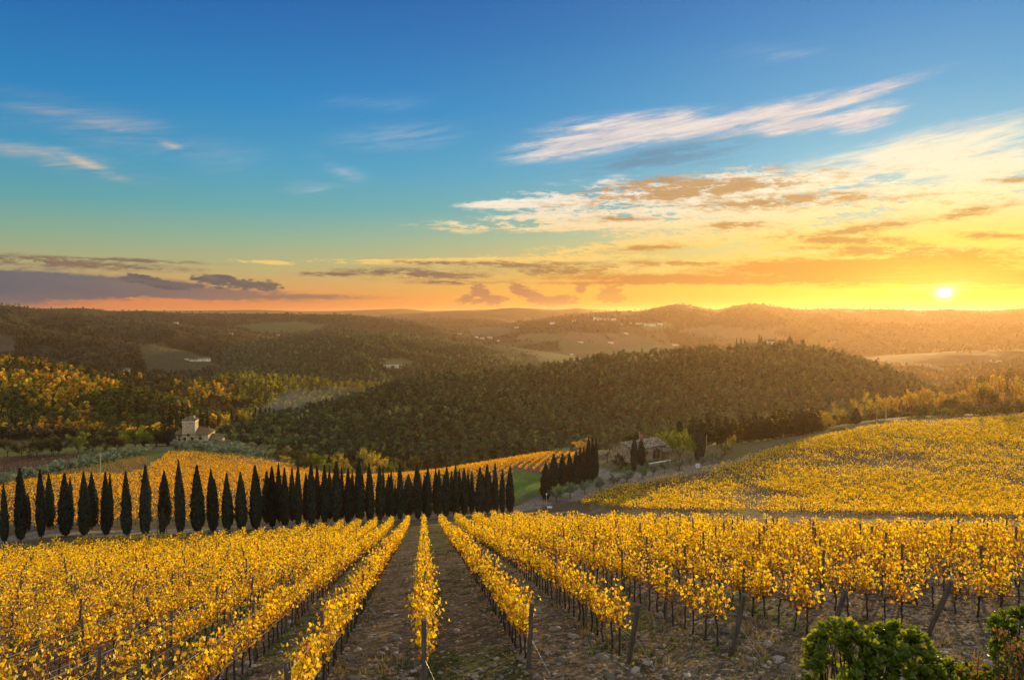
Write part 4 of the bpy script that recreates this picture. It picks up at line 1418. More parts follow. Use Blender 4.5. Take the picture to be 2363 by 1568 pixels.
field('bare_vineyard', 'bare dark brown vine rows in the field at the left edge', [BROWN_POLY], 75, 2.8, 200, 420, [(0.10, 0.06, 0.04), (0.15, 0.085, 0.05)], None, 34, nl=5, size=0.2, stems=True, gaps=0.2, dens0=0.7)
HILLV = [p for p in PATCH if p[0] == 'hill_vineyard'][0][1]
field('distant_vineyard', 'grey green vineyard of pale rows on the far hillside beside a pale farm', [HILLV], 68, 11, 700, 1600, [(0.15, 0.135, 0.07), (0.11, 0.105, 0.05)], None, 35, nl=5, size=1.1, hmax=1.9, gaps=0.1, step=4.0, dens0=1.0, width=0.3, dmax=1600)

# ================================================================== cypresses
def spindle(t, belly=0.30):
    """outline of a cypress crown, t from 0 (foot) to 1 (tip)"""
    t = np.asarray(t, float)
    lo = 0.42 + 0.58 * np.sin(np.clip(t / belly, 0, 1) * math.pi / 2) ** 0.8
    hi = np.clip(1 - ((t - belly) / (1 - belly)).clip(0, 1) ** 1.75, 0, 1) ** 0.95
    return np.where(t < belly, lo, hi)


def cypress_proto(seed, h, w, tops=1, belly=0.3, n=2600, foot=0.5):
    rg = np.random.default_rng(seed)
    g, tr = Geo(), Geo()
    geo_tube(tr, np.array([(0, 0, -0.3), (0, 0, foot + 1.0)]), [w * 0.085, w * 0.06], 7)
    tl = [(0.0, 0.0, 1.0, 1.0)] if tops == 1 else [(-w * 0.13, 0.05, 1.0, 0.80), (w * 0.17, -0.05, rg.uniform(0.80, 0.93), 0.76)] if tops == 2 else \
        [(-w * 0.16, 0, 1.0, 0.7), (w * 0.05, 0.1, 0.9, 0.75), (w * 0.22, 0, 0.78, 0.6)]
    for (ox, oy, hs, ws) in tl:
        hh = (h - foot) * hs
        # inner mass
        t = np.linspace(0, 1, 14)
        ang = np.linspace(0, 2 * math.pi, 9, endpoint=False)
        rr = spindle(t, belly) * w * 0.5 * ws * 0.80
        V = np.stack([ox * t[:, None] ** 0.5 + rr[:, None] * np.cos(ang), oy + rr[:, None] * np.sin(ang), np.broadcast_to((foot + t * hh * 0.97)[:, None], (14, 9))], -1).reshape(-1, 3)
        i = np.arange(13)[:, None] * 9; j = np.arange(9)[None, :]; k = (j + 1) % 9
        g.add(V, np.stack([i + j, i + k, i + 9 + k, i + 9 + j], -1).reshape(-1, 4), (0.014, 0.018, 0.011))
        # upright sprays
        m = int(n * ws)
        t = rg.beta(1.0, 1.12, m)
        a = rg.uniform(0, 2 * math.pi, m)
        lump = 0.74 + 0.42 * vnoise(a * 1.6 + seed, t * h * 1.1, seed) + 0.24 * vnoise(a * 4, t * h * 2.2, seed + 1)
        r = spindle(t, belly) * w * 0.5 * ws * lump * rg.uniform(0.84, 1.12, m) + 0.02
        C = np.stack([ox * t ** 0.5 + r * np.cos(a), oy + r * np.sin(a), foot + t * hh], 1)
        nr = np.stack([np.cos(a), np.sin(a), np.full(m, 0.25)], 1)
        up = np.stack([np.cos(a) * 0.28, np.sin(a) * 0.28, np.ones(m)], 1)
        V, Fc = leaves(rg, C, rg.uniform(0.16, 0.34, m), nr, 0.55, LEAF4, up, 1.9)
        col = tints(rg, m, [(0.031, 0.042, 0.029), (0.043, 0.053, 0.034), (0.022, 0.031, 0.024), (0.062, 0.062, 0.034)], [3, 2, 3, 0.8], 0.25)
        g.add(V, Fc, col)
    # stray twigs that break the outline
    for _ in range(rg.integers(7, 14)):
        t = rg.uniform(0.08, 0.85); a = rg.uniform(0, 6.28); r = spindle(t, belly) * w * 0.5
        p = np.array((r * math.cos(a), r * math.sin(a), foot + t * (h - foot)))
        q = np.linspace(0, 1, 7)[:, None]
        C = p + q * np.array((math.cos(a) * 0.45, math.sin(a) * 0.45, 0.75)) * rg.uniform(0.6, 1.1)
        V, Fc = leaves(rg, C, 0.22, None, 1, LEAF4, np.tile((math.cos(a) * .4, math.sin(a) * .4, 1), (7, 1)), 1.6)
        g.add(V, Fc, (0.03, 0.036, 0.019))
    a_, b_ = tr.mesh('trunk', True), g.mesh('crown')
    a_.materials.append(M['bark']); b_.materials.append(M['cypress_leaf'])
    return a_, b_, h, w


CYP = [cypress_proto(401, 9.0, 1.30), cypress_proto(402, 9.0, 1.75, 1, 0.26), cypress_proto(403, 9.0, 2.1, 2, 0.3), cypress_proto(404, 9.0, 1.6, 2, 0.36), cypress_proto(405, 8.6, 2.2, 1, 0.24), cypress_proto(406, 9.2, 1.5, 1, 0.22), cypress_proto(407, 9.0, 2.2, 3, 0.28)]
_croot = {}


def cypress(label, x, y, z, h, w, pid, group, rz):
    a, b, ph, pw = CYP[pid]
    sc = (w / pw, w / pw, h / ph)
    if pid not in _croot:
        r = thing('cypress', label, 'cypress tree', (x, y, z), rz, group, sc)
        obj('trunk', a, [], r); obj('crown', b, [], r)
        _croot[pid] = r
        return r
    return dup(_croot[pid], label, (x, y, z), rz, group, sc)


# u, top v, foot v, width (1024 frame units x4 of the photo notes), line: 0 front, 1 back, prototype
_r1 = [(12, 395, 850, 60, 0, 1), (155, 265, 905, 108, 0, 3), (222, 470, 840, 40, 1, 0), (330, 275, 915, 68, 0, 0), (404, 310, 845, 84, 1, 4), (540, 305, 890, 104, 0, 1), (588, 335, 815, 44, 1, 0),
       (705, 295, 875, 86, 0, 1), (772, 300, 805, 92, 1, 4), (893, 298, 865, 78, 0, 1), (932, 293, 812, 44, 1, 5), (1068, 290, 835, 78, 0, 5), (1231, 235, 850, 98, 0, 3), (1398, 280, 785, 98, 1, 4),
       (1377, 590, 830, 46, 0, 0), (1532, 190, 830, 94, 0, 2), (1682, 235, 815, 104, 0, 1), (1725, 490, 780, 40, 1, 0), (1815, 265, 780, 100, 0, 2), (1938, 303, 790, 76, 0, 5), (1975, 470, 770, 34, 1, 0), (2060, 294, 772, 108, 0, 2), (2185, 243, 765, 112, 0, 2),
       (2284, 288, 762, 78, 1, 5), (2328, 250, 765, 74, 0, 0)]
_r2 = [(42, 243, 772, 92, 0, 3), (131, 290, 762, 62, 1, 5), (180, 250, 766, 74, 0, 0), (242, 213, 748, 74, 1, 2), (290, 260, 752, 70, 0, 5), (354, 255, 722, 58, 1, 1), (404, 222, 742, 74, 0, 2), (474, 300, 742, 62, 1, 4), (519, 218, 762, 72, 0, 0), (570, 245, 742, 60, 1, 5), (633, 235, 762, 66, 0, 0), (676, 264, 722, 58, 1, 4),
       (736, 205, 752, 82, 0, 0), (782, 250, 716, 46, 1, 5), (838, 258, 732, 66, 0, 5), (873, 278, 712, 46, 1, 1), (930, 193, 716, 76, 0, 0), (962, 300, 706, 40, 1, 0), (1023, 214, 722, 86, 0, 2), (1110, 243, 746, 66, 0, 0), (1140, 262, 702, 34, 1, 0), (1188, 312, 700, 76, 1, 4), (1209, 288, 692, 48, 0, 0), (1242, 400, 690, 34, 1, 0), (1285, 228, 706, 60, 0, 0),
       (1358, 313, 682, 100, 1, 4), (1438, 228, 690, 84, 0, 3), (1498, 322, 682, 54, 1, 1), (1525, 243, 722, 66, 0, 5), (1592, 260, 690, 68, 1, 2), (1622, 270, 692, 52, 0, 0), (1680, 248, 716, 74, 0, 3), (1729, 288, 652, 50, 1, 5), (1765, 232, 682, 62, 0, 5), (1797, 270, 652, 48, 1, 1), (1838, 258, 692, 58, 0, 0), (1872, 283, 652, 46, 1, 5), (1905, 293, 662, 44, 0, 0),
       (1976, 252, 652, 82, 0, 1), (2002, 310, 642, 40, 1, 0), (2037, 225, 646, 58, 0, 0), (2062, 290, 642, 38, 1, 5), (2106, 220, 612, 56, 0, 5), (2168, 275, 632, 48, 0, 0), (2234, 240, 642, 66, 0, 5)]
cyps = [((x / 2.148) / 4, (1750 + t / 2.148) / 4, (1750 + b / 2.148) / 4, w / 2.148 / 4, ln, p) for x, t, b, w, ln, p in _r1]
cyps += [((1000 + x / 2.148) / 4, (1750 + t / 2.148) / 4, (1750 + b / 2.148) / 4, w / 2.148 / 4, ln, p) for x, t, b, w, ln, p in _r2]
cyps.sort()
AV = 'cypresses of the long avenue'


def on_line(u, off):
    """point on the avenue line (offset across it) on the sight azimuth of column u"""
    ds = np.linspace(70, 220, 1501)
    x = (u - CX) / F * ds * 1.003
    s = []
    for (x0, y0), (x1, y1) in zip(ROAD[:-1], ROAD[1:]):
        pass
    # signed distance: positive on the far side
    best = np.full(ds.shape, 1e9); sg = np.zeros(ds.shape)
    for (x0, y0), (x1, y1) in zip(ROAD[:-1], ROAD[1:]):
        ex, ey = x1 - x0, y1 - y0
        L_ = ex * ex + ey * ey
        t = np.clip(((x - x0) * ex + (ds - y0) * ey) / L_, 0, 1)
        dd = np.hypot(x - x0 - t * ex, ds - y0 - t * ey)
        m = dd < best
        best = np.where(m, dd, best); sg = np.where(m, np.sign(ex * (ds - y0) - ey * (x - x0)), sg)
    i = int(np.argmin(np.abs(best * sg - off)))
    return float(x[i]), float(ds[i])


cnt = [0, 0]
for u, tv, bv, w, ln, pid in cyps:
    x, y = on_line(u, (-3.7, 3.7)[ln])
    z = float(H(x, y)[0])
    top = pix(u, tv, y)[2]
    h = float(np.clip(top - z, 2.5, 13))
    ww = w * y / F * 0.97
    cnt[ln] += 1
    label = '%s dark cypress from the left in the %s line of the avenue' % (ORD[cnt[ln] - 1], ('front', 'back')[ln])
    if h < 5.2 and ln == 0:
        label = 'short young cypress between stakes, ' + '%s from the left in the front line' % ORD[cnt[ln] - 1]
    cypress(label, x, y, z - 0.05, h, ww, pid, AV, u * 1.7)

# ---- cypresses near the farmhouse, given at their feet
def r3(x, y):
    return (2000 + x / 2.363) / 4, (1650 + y / 2.363) / 4


HG = 'cypresses lining the farmhouse drive'
for i, (x, t, b, w, pid, label) in enumerate([
        (432, 468, 822, 88, 1, 'short cypress with a white box on its stake where the drive bends'),
        (508, 385, 700, 82, 1, 'first tall full cypress after the short one along the farmhouse drive'),
        (590, 385, 692, 72, 5, 'second tall full cypress after the short one along the farmhouse drive'),
        (657, 380, 662, 58, 0, 'slim cypress standing third after the short one along the farmhouse drive'),
        (718, 350, 702, 66, 1, 'cypress in front of the tall dense clump along the farmhouse drive'),
        (757, 323, 672, 50, 0, 'left slim cypress of the pair inside the clump by the drive'),
        (790, 322, 664, 50, 0, 'right slim cypress of the pair inside the clump by the drive'),
        (834, 228, 652, 66, 3, 'tall twin topped cypress in the dense clump left of the farmhouse'),
        (874, 240, 640, 50, 0, 'tall narrow cypress in the dense clump left of the farmhouse'),
        (906, 222, 622, 46, 5, 'rightmost tall cypress of the clump left of the farmhouse'),
        (1268, 218, 548, 58, 0, 'slim cypress standing before the gable corner of the farmhouse'),
        (1335, 240, 500, 64, 5, 'second cypress before the farmhouse front, nearer the little window'),
        (1874, 108, 450, 78, 3, 'broad cypress between the green tree and the dark conifers'),
        (1908, 130, 425, 52, 0, 'slim cypress close behind the broad one beside the conifers')]):
    u, bv = r3(x, b); _, tv = r3(x, t)
    gx, gy, gz = ground_at(u, bv, 120)
    h = pix(u, tv, gy)[2] - gz
    cypress(label, gx, gy, gz - 0.05, float(h), w / 2.363 / 4 * gy / F * 1.05, pid, HG, i * 2.1)


# ================================================================== broadleaf, olive, bare and conifer prototypes
def limb_tree(rg, h, spread, nl, first=0.3, r0=0.16, lean=0.1, gen=2):
    """trunk with forked limbs; returns geometry and the twig points"""
    g = Geo(); tips = []
    top = np.array((rg.normal(0, lean), rg.normal(0, lean), h * first))
    geo_tube(g, np.array([(0, 0, -0.3), top * 0.5 + rg.normal(0, .05, 3) * (1, 1, 0), top]), [r0 * 1.3, r0, r0 * 0.85], 7)

    def grow(p, d, L_, r, level):
        n = 4
        t = np.linspace(0, 1, n)[:, None]
        bend = rg.normal(0, 0.16, 3)
        q = p + d * L_ * t + bend * (t ** 2) * L_
        geo_tube(g, q, np.linspace(r, r * 0.45, n), 5 if level < 2 else 4)
        tips.append((q[-1], L_)); tips.append((q[-2], L_))
        if level < gen:
            for _ in range(rg.integers(2, 4)):
                s = rg.uniform(0.45, 1.0)
                b = p + d * L_ * s + bend * s * s * L_
                nd = unit(d + rg.normal(0, 0.55, 3) + (0, 0, 0.15))
                grow(b, nd, L_ * rg.uniform(0.5, 0.75), r * 0.5, level + 1)

    for i in range(nl):
        a = 2 * math.pi * (i + rg.uniform(-.3, .3)) / nl
        el_ = rg.uniform(0.45, 1.15)
        d = np.array((math.cos(a) * math.cos(el_) * spread, math.sin(a) * math.cos(el_) * spread, math.sin(el_)))
        grow(top * rg.uniform(0.8, 1.0), d, h * (1 - first) * rg.uniform(0.5, 0.68), r0 * 0.55, 0)
    return g, tips


def crown_from(rg, tips, n, size, rad, pal, w=None, shape=LEAF4, droop=0.0):
    g = Geo()
    P = np.array([t[0] for t in tips]); Ls = np.array([t[1] for t in tips])
    i = rg.integers(0, len(P), n)
    C = P[i] + unit(rg.normal(size=(n, 3))) * rg.uniform(0, 1, (n, 1)) ** 0.5 * rad * np.array((1, 1, 0.8))
    C[:, 2] -= droop * rg.uniform(0, 1, n)
    V, Fc = leaves(rg, C, size * rg.uniform(0.65, 1.35, n), None, 1, shape)
    ct = tints(rg, len(P), pal, w, 0.15)
    g.add(V, Fc, ct[i] * (1 + rg.uniform(-0.2, 0.2, (n, 1))))
    return g


def mk(trunk, crown, leafmat):
    out = [('trunk', trunk.mesh('trunk', True), 'bark')]
    if crown is not None:
        out.append(('crown', crown.mesh('crown'), leafmat))
    for nm, me, mt in out:
        me.materials.append(M[mt])
    z = np.concatenate([np.array([v.co[2] for v in me.vertices]) for _, me, _ in out])
    xs = np.concatenate([np.array([v.co[0] for v in me.vertices]) for _, me, _ in out])
    return {'parts': [(nm, me) for nm, me, _ in out], 'h': float(z.max()), 'w': float(xs.max() - xs.min()), 'root': None}


def tree_kind(seed, h, spread, nl, n, size, rad, pal, w=None, mat='tree_leaf', first=0.3, r0=0.16, gen=2, shape=LEAF4):
    rg = np.random.default_rng(seed)
    tg, tips = limb_tree(rg, h, spread, nl, first, r0, gen=gen)
    cg = crown_from(rg, tips, n, size, rad, pal, w, shape) if n else None
    return mk(tg, cg, mat)


PAL_OL = [(0.19, 0.235, 0.145), (0.12, 0.155, 0.085), (0.22, 0.26, 0.16), (0.08, 0.105, 0.055)]
PAL_GRN = [(0.20, 0.23, 0.03), (0.14, 0.17, 0.026), (0.27, 0.28, 0.035), (0.10, 0.125, 0.022)]
PAL_DKG = [(0.038, 0.050, 0.016), (0.028, 0.038, 0.013), (0.055, 0.062, 0.02)]
PAL_GLD = [(0.50, 0.37, 0.045), (0.36, 0.28, 0.045), (0.62, 0.43, 0.05), (0.24, 0.20, 0.045)]
PAL_BRN = [(0.095, 0.082, 0.032), (0.075, 0.068, 0.028), (0.13, 0.095, 0.035), (0.07, 0.075, 0.025)]
PAL_RED = [(0.20, 0.085, 0.03), (0.15, 0.075, 0.03), (0.24, 0.12, 0.03)]


def conifer_proto(seed, h, w):
    rg = np.random.default_rng(seed)
    tr, g = Geo(), Geo()
    geo_tube(tr, np.array([(0, 0, -0.3), (0, 0, h * 0.5), (0, 0, h * 0.97)]), [0.2, 0.13, 0.03], 6)
    zz = 1.2
    C, Nn, U = [], [], []
    while zz < h * 0.98:
        t = zz / h
        R_ = w * 0.5 * (1 - t) ** 0.75 * min(1, 0.75 + t * 2)
        nb = rg.integers(5, 8)
        for b in range(nb):
            a = rg.uniform(0, 6.283)
            L_ = R_ * rg.uniform(0.65, 1.12) + 0.15
            n = max(3, int(L_ * 8))
            s = np.sqrt(rg.uniform(0.05, 1, n))
            side = rg.normal(0, 0.16, n) * L_ * (1.1 - s)
            p = np.stack([math.cos(a) * s * L_ - math.sin(a) * side, math.sin(a) * s * L_ + math.cos(a) * side, zz - 0.28 * s * L_ + 0.22 * s ** 2 * L_ + rg.normal(0, .05, n)], 1)
            C.append(p); Nn.append(np.tile((math.cos(a) * 0.3, math.sin(a) * 0.3, 0.8), (n, 1)) + rg.normal(0, .3, (n, 3)))
            U.append(np.tile((math.cos(a), math.sin(a), -0.1), (n, 1)))
        zz += rg.uniform(0.22, 0.38)
    C, Nn, U = np.vstack(C), np.vstack(Nn), np.vstack(U)
    V, Fc = leaves(rg, C, rg.uniform(0.28, 0.5, len(C)), Nn, 0.5, LEAF4, U, 1.3)
    g.add(V, Fc, tints(rg, len(C), [(0.030, 0.038, 0.020), (0.022, 0.029, 0.016), (0.042, 0.047, 0.022)], None, 0.25))
    return mk(tr, g, 'cypress_leaf')


KIND = {
    'olive': [tree_kind(501 + i, 3.1, 1.0, 4, 2100, 0.19, 0.64, PAL_OL, None, 'olive_leaf', 0.30, 0.10, 1) for i in range(4)],
    'green': [tree_kind(511 + i, 8.0, 1.0, 6, 3800, 0.36, 1.0, PAL_GRN, None, 'tree_leaf', 0.22, 0.2, 2) for i in range(2)],
    'dark': [tree_kind(521 + i, 7.0, 1.0, 6, 3200, 0.34, 1.0, PAL_DKG, None, 'tree_leaf', 0.2, 0.2, 2) for i in range(2)],
    'gold': [tree_kind(531 + i, 9.0, 0.9, 6, 2000, 0.34, 1.0, PAL_GLD, None, 'tree_leaf', 0.22, 0.18, 2) for i in range(3)],
    'brown': [tree_kind(541 + i, 8.0, 0.95, 6, 2800, 0.36, 1.05, PAL_BRN, None, 'tree_leaf', 0.25, 0.18, 2) for i in range(3)],
    'rust': [tree_kind(551 + i, 9.5, 0.8, 6, 1700, 0.42, 0.95, [(0.70, 0.38, 0.05), (0.60, 0.40, 0.05), (0.48, 0.25, 0.05), (0.36, 0.27, 0.05)], None, 'tree_leaf', 0.30, 0.2, 2) for i in range(3)],
    'bare': [tree_kind(561 + i, 8.5, 0.85, 6, 260, 0.22, 0.8, PAL_BRN, None, 'tree_leaf', 0.25, 0.2, 3) for i in range(2)],
    'conifer': [conifer_proto(571 + i, 12.5, 5.0 + 0.6 * i) for i in range(3)],
    'bush': [tree_kind(581 + i, 3.0, 1.3, 7, 1500, 0.26, 0.75, PAL_BRN + PAL_GRN[:2], None, 'tree_leaf', 0.08, 0.07, 1) for i in range(2)],
}
KNAME = {'olive': ('olive_tree', 'olive tree'), 'green': ('leafy_tree', 'tree'), 'dark': ('evergreen_tree', 'tree'), 'gold': ('autumn_tree', 'tree'), 'brown': ('autumn_tree', 'tree'),
         'rust': ('autumn_tree', 'tree'), 'bare': ('bare_tree', 'tree'), 'conifer': ('conifer', 'conifer'), 'bush': ('bush', 'bush')}
_kc = {}


def plant(kind, label, x, y, z, h, w=None, group=None, rz=None):
    i = _kc.get(kind, 0); _kc[kind] = i + 1
    P = KIND[kind][i % len(KIND[kind])]
    sz = h / P['h']
    sx_ = sz if w is None else w / P['w']
    rz = (i * 2.4) % 6.283 if rz is None else rz
    sc = (sx_, sx_, sz)
    if P['root'] is None:
        r = thing(KNAME[kind][0], label, KNAME[kind][1], (x, y, z), rz, group, sc)
        for nm, me in P['parts']:
            obj(nm, me, [], r)
        P['root'] = r
        return r
    return dup(P['root'], label, (x, y, z), rz, group, sc)


def plant_px(kind, label, u, top, foot=None, d=None, w=None, group=None, mul=G):
    """u, top, foot in 2363 notes; w in the same pixels"""
    u, top = u * mul, top * mul
    if d is None:
        x, y, z = ground_at(u, foot * mul, 100)
    else:
        p = pix(u, top, d); x, y = float(p[0]), float(p[1]); z = float(H(x, y)[0])
    h = max(float(pix(u, top, y)[2] - z), 1.0)
    return plant(kind, label, x, y, z - 0.1, h, None if w is None else w * mul * y / F, group)


# ---- olives along the farmhouse drive
_ol = [(535, 690, 842, 128), (662, 655, 802, 120), (805, 622, 765, 122), (940, 598, 732, 110), (1072, 580, 692, 112), (1200, 532, 660, 118), (1340, 488, 626, 118), (1452, 472, 592, 74), (1562, 440, 570, 98), (1694, 428, 540, 112), (1808, 428, 516, 56), (1912, 420, 496, 64), (2003, 348, 482, 84), (2068, 368, 470, 92)]
for i, (x, t, b, w) in enumerate(_ol):
    u, bv = r3(x, b); _, tv = r3(x, t)
    plant_px('olive', '%s silvery olive tree from the left along the farmhouse drive' % ORD[i], u, tv - 1.2, bv, None, w * 1.25 / 2.363 / 4, 'olives beside the drive', 1.0)

# ---- single trees round the farmhouse
plant_px('green', 'big round yellow green tree hiding the right end of the farmhouse', 1568, 983, 1066, None, 76)
plant_px('dark', 'small dark tree in front of the gable of the farmhouse', 1433, 1040, 1084, None, 38)
plant_px('bare', 'bare branched tree with a dark trunk at the left farmhouse corner', 1400, 1000, 1066, None, 60)
plant_px('rust', 'rust coloured tree behind the cypress clump left of the farmhouse', 1352, 1006, 1056, None, 60)
plant_px('dark', 'round dark evergreen behind the ridge of the farmhouse roof', 1462, 990, None, 262, 48)
plant_px('green', 'small tree behind the farmhouse chimney', 1520, 994, None, 266, 40)
plant_px('dark', 'dark shrub tree behind the right end of the farmhouse roof', 1556, 1000, None, 262, 34)
plant_px('gold', 'thin yellow tree in front of the dark conifers', 1688, 1000, 1042, None, 30)
plant_px('green', 'low green tree just left of the thin yellow one by the conifers', 1672, 1026, 1046, None, 34)
# ---- conifer belt
for i, (u, t, f) in enumerate([(1568, 968, 1040), (1598, 958, 1040), (1618, 965, 1040), (1634, 950, 1040), (1656, 962, 1038), (1676, 958, 1036), (1692, 962, 1034), (1712, 955, 1034), (1728, 962, 1032), (1742, 948, 1030), (1758, 958, 1028), (1772, 960, 1026), (1785, 948, 1025), (1800, 942, 1022), (1812, 944, 1020), (1826, 946, 1017), (1838, 952, 1014), (1850, 940, 1012), (1862, 945, 1010), (1874, 938, 1008), (1885, 942, 1006)]):
    plant_px('conifer', '%s dark conifer from the left in the belt beyond the farmhouse' % ORD[i], u, t, None, 262 + i * 2.0, 46, 'conifers of the dark belt')
for i, (u, t, d, w) in enumerate([(1790, 946, 330, 40), (1815, 950, 330, 46), (1898, 945, 325, 40), (1915, 958, 322, 40), (1710, 970, 330, 40), (1880, 940, 335, 40)]):
    plant_px('gold', '%s sunlit yellow tree glowing behind the conifer belt' % ORD[i], u, t, None, d, w, 'yellow trees behind the conifers')
plant_px('bush', 'dark clipped hedge bush at the end of the conifer belt', 1925, 984, None, 300, 70)

# ---- trees on the edge of the right vineyard
for i, (u, t, d, w, kd) in enumerate([(1938, 924, 340, 46, 'gold'), (1908, 944, 335, 42, 'gold'), (1978, 916, 352, 44, 'gold'), (2012, 896, 360, 52, 'gold'), (2046, 902, 366, 44, 'rust'), (2060, 908, 350, 46, 'rust'), (2103, 892, 372, 44, 'rust'), (2130, 884, 380, 50, 'rust'), (2168, 898, 380, 46, 'rust'), (2262, 860, 388, 62, 'rust'), (2222, 888, 380, 50, 'rust'), (2300, 856, 384, 56, 'rust'), (2331, 852, 374, 40, 'bare'), (2349, 858, 376, 44, 'rust'), (2195, 905, 378, 44, 'brown'), (2280, 890, 372, 52, 'brown')]):
    plant_px(kd, '%s tall glowing tree from the left along the right vineyard edge' % ORD[i], u, t, None, d, w, 'tall trees on the right field edge')
for i, (u, t, d, w) in enumerate([(2022, 938, 338, 68), (2104, 940, 342, 60), (2150, 934, 344, 74), (2200, 932, 344, 70), (2250, 928, 344, 72), (2300, 930, 342, 70), (2350, 926, 342, 70), (1960, 955, 332, 40)]):
    plant_px('bush', '%s rounded brown bush from the left behind the right vineyard' % ORD[i], u, t, None, d, w, 'bushes behind the right vineyard')
x, y, z = pix(1976 * G, 940 * G, 322); gz = float(H(x, y)[0])
cypress('single cypress at the top edge of the right vineyard', x, y, gz, z - gz, 20 * G * y / F, 4, None, 0.3)

# ---- thicket between the back vineyard and the big hill
for i, (u, t, d, w, kd) in enumerate([(792, 1038, 305, 62, 'gold'), (848, 1026, 312, 52, 'gold'), (880, 1036, 305, 56, 'gold'), (730, 1040, 315, 52, 'green'), (690, 1030, 330, 50, 'brown'), (645, 1028, 335, 46, 'brown'), (612, 1034, 330, 44, 'green'), (920, 1048, 312, 40, 'brown'), (958, 1042, 322, 36, 'brown'), (1000, 1026, 335, 44, 'bare'), (1045, 1030, 340, 46, 'bare'), (1085, 1040, 335, 44, 'brown'), (760, 1058, 305, 40, 'green'), (830, 1056, 300, 40, 'brown'), (905, 1062, 300, 36, 'green'), (700, 1052, 310, 40, 'brown'), (1120, 1042, 340, 40, 'brown'), (660, 1046, 322, 40, 'gold')]):
    plant_px(kd, '%s thicket tree from the edge between back vineyard and big hill' % ORD[i], u, t, None, d, w, 'thicket below the big hill')

# ---- orchard line and trees on the left
for i, (u, t, f, w) in enumerate([(17, 1004, 1054, 52), (50, 1010, 1055, 46), (84, 1002, 1055, 56), (120, 998, 1052, 50), (136, 1008, 1052, 44), (182, 996, 1048, 56), (242, 988, 1046, 70), (215, 1006, 1044, 44), (272, 1000, 1044, 44)]):
    plant_px('green' if i in (5,) else 'brown', '%s spreading tree from the left behind the dark brown field' % ORD[i], u, t, f, None, w, 'orchard trees at the left')
plant_px('dark', 'broad round evergreen left of the tower house cypresses', 362, 978, 1028, None, 88)
plant_px('green', 'rounded olive green tree beside the broad evergreen', 312, 986, 1034, None, 84)
for i, (u, t, f, w, label) in enumerate([(389, 988, 1028, 12, 'taller slim cypress at the left corner of the tower house'), (399, 990, 1028, 11, 'slimmer cypress touching the left wall of the tower house'), (333, 988, 1030, 12, 'lone slim cypress among the trees left of the tower house')]):
    x, y, z = ground_at(u * G, f * G, 200)
    cypress(label, x, y, z, float(pix(u * G, t * G, y)[2] - z), w * G * y / F, 0, None, i)
for i, (u, t, d, w) in enumerate([(376, 932, 470, 22), (392, 926, 475, 22), (408, 935, 472, 20), (420, 920, 478, 22), (434, 930, 474, 20), (448, 928, 476, 18), (462, 938, 470, 18), (478, 940, 480, 14)]):
    plant_px('conifer', '%s dark conifer from the left on the slope above the tower house' % ORD[i], u, t, None, d, w, 'conifers above the tower house')
for i, (u, t, d, w) in enumerate([(546, 948, 560, 6), (533, 943, 560, 6), (590, 938, 640, 8), (600, 936, 640, 7), (612, 940, 640, 6), (622, 937, 645, 6), (632, 942, 640, 6)]):
    x, y, z = pix(u * G, t * G, d); gz = float(H(x, y)[0])
    cypress('%s tiny cypress from the left in the valley behind the tower house' % ORD[i], x, y, gz, max(float(z - gz), 4), w * G * y / F * 1.3, 5, 'valley cypresses', i)
for i, (u, t, d, w) in enumerate([(557, 938, 560, 32), (575, 944, 555, 30), (520, 945, 540, 26)]):
    plant_px('gold', '%s golden tree in the valley right of the tower house' % ORD[i], u, t, None, d, w, 'golden valley trees')
plant_px('green', 'round tree at the right end of the tower house', 500, 1000, None, 445, 40)


# ---- olive groves
def grove(polys, d0, d1, space, label, group, seed, nmax, hgt):
    rg = np.random.default_rng(seed)
    out = []
    allp = np.array([p for poly in polys for p in poly], float)
    tries = 0
    while len(out) < nmax and tries < 9000:
        tries += 1
        poly = polys[rg.integers(len(polys))]
        pp = np.array(poly, float)
        u = rg.uniform(pp[:, 0].min(), pp[:, 0].max()); v = rg.uniform(pp[:, 1].min(), pp[:, 1].max())
        if not inpoly(np.array([u * G]), np.array([v * G]), poly)[0]:
            continue
        x, y, z = ground_at(u * G, v * G, d0, d1)
        if any((x - a) ** 2 + (y - b) ** 2 < space ** 2 for a, b in out):
            continue
        out.append((x, y))
        h = hgt * rg.uniform(0.8, 1.25)
        plant('olive', label, x, y, z - 0.1, h, h * rg.uniform(1.05, 1.35), group)


grove([[(395, 1030), (520, 1028), (600, 1034), (650, 1052), (660, 1066), (560, 1054), (440, 1040), (395, 1040)]], 250, 460, 4.2, 'grey green olive tree in the dense grove right below the tower house', 'olives below the tower house', 601, 95, 3.6)
grove([[(0, 1118), (60, 1102), (130, 1086), (200, 1070), (260, 1056), (330, 1042), (345, 1038), (345, 1044), (300, 1058), (230, 1074), (130, 1094), (0, 1128)]], 180, 430, 3.4, 'grey green olive tree in the strip below the brown field', 'olives of the left strip', 602, 75, 3.4)
grove([[(640, 1060), (700, 1078), (760, 1092), (860, 1094), (960, 1086), (1050, 1072), (1130, 1058), (1240, 1047), (1345, 1041), (1345, 1046), (1240, 1053), (1130, 1064), (1050, 1078), (960, 1092), (860, 1099), (760, 1097), (690, 1082)]], 200, 400, 2.9, 'small olive in the hedge row along the top of the back vineyard', 'olives along the back vineyard', 603, 80, 2.5)

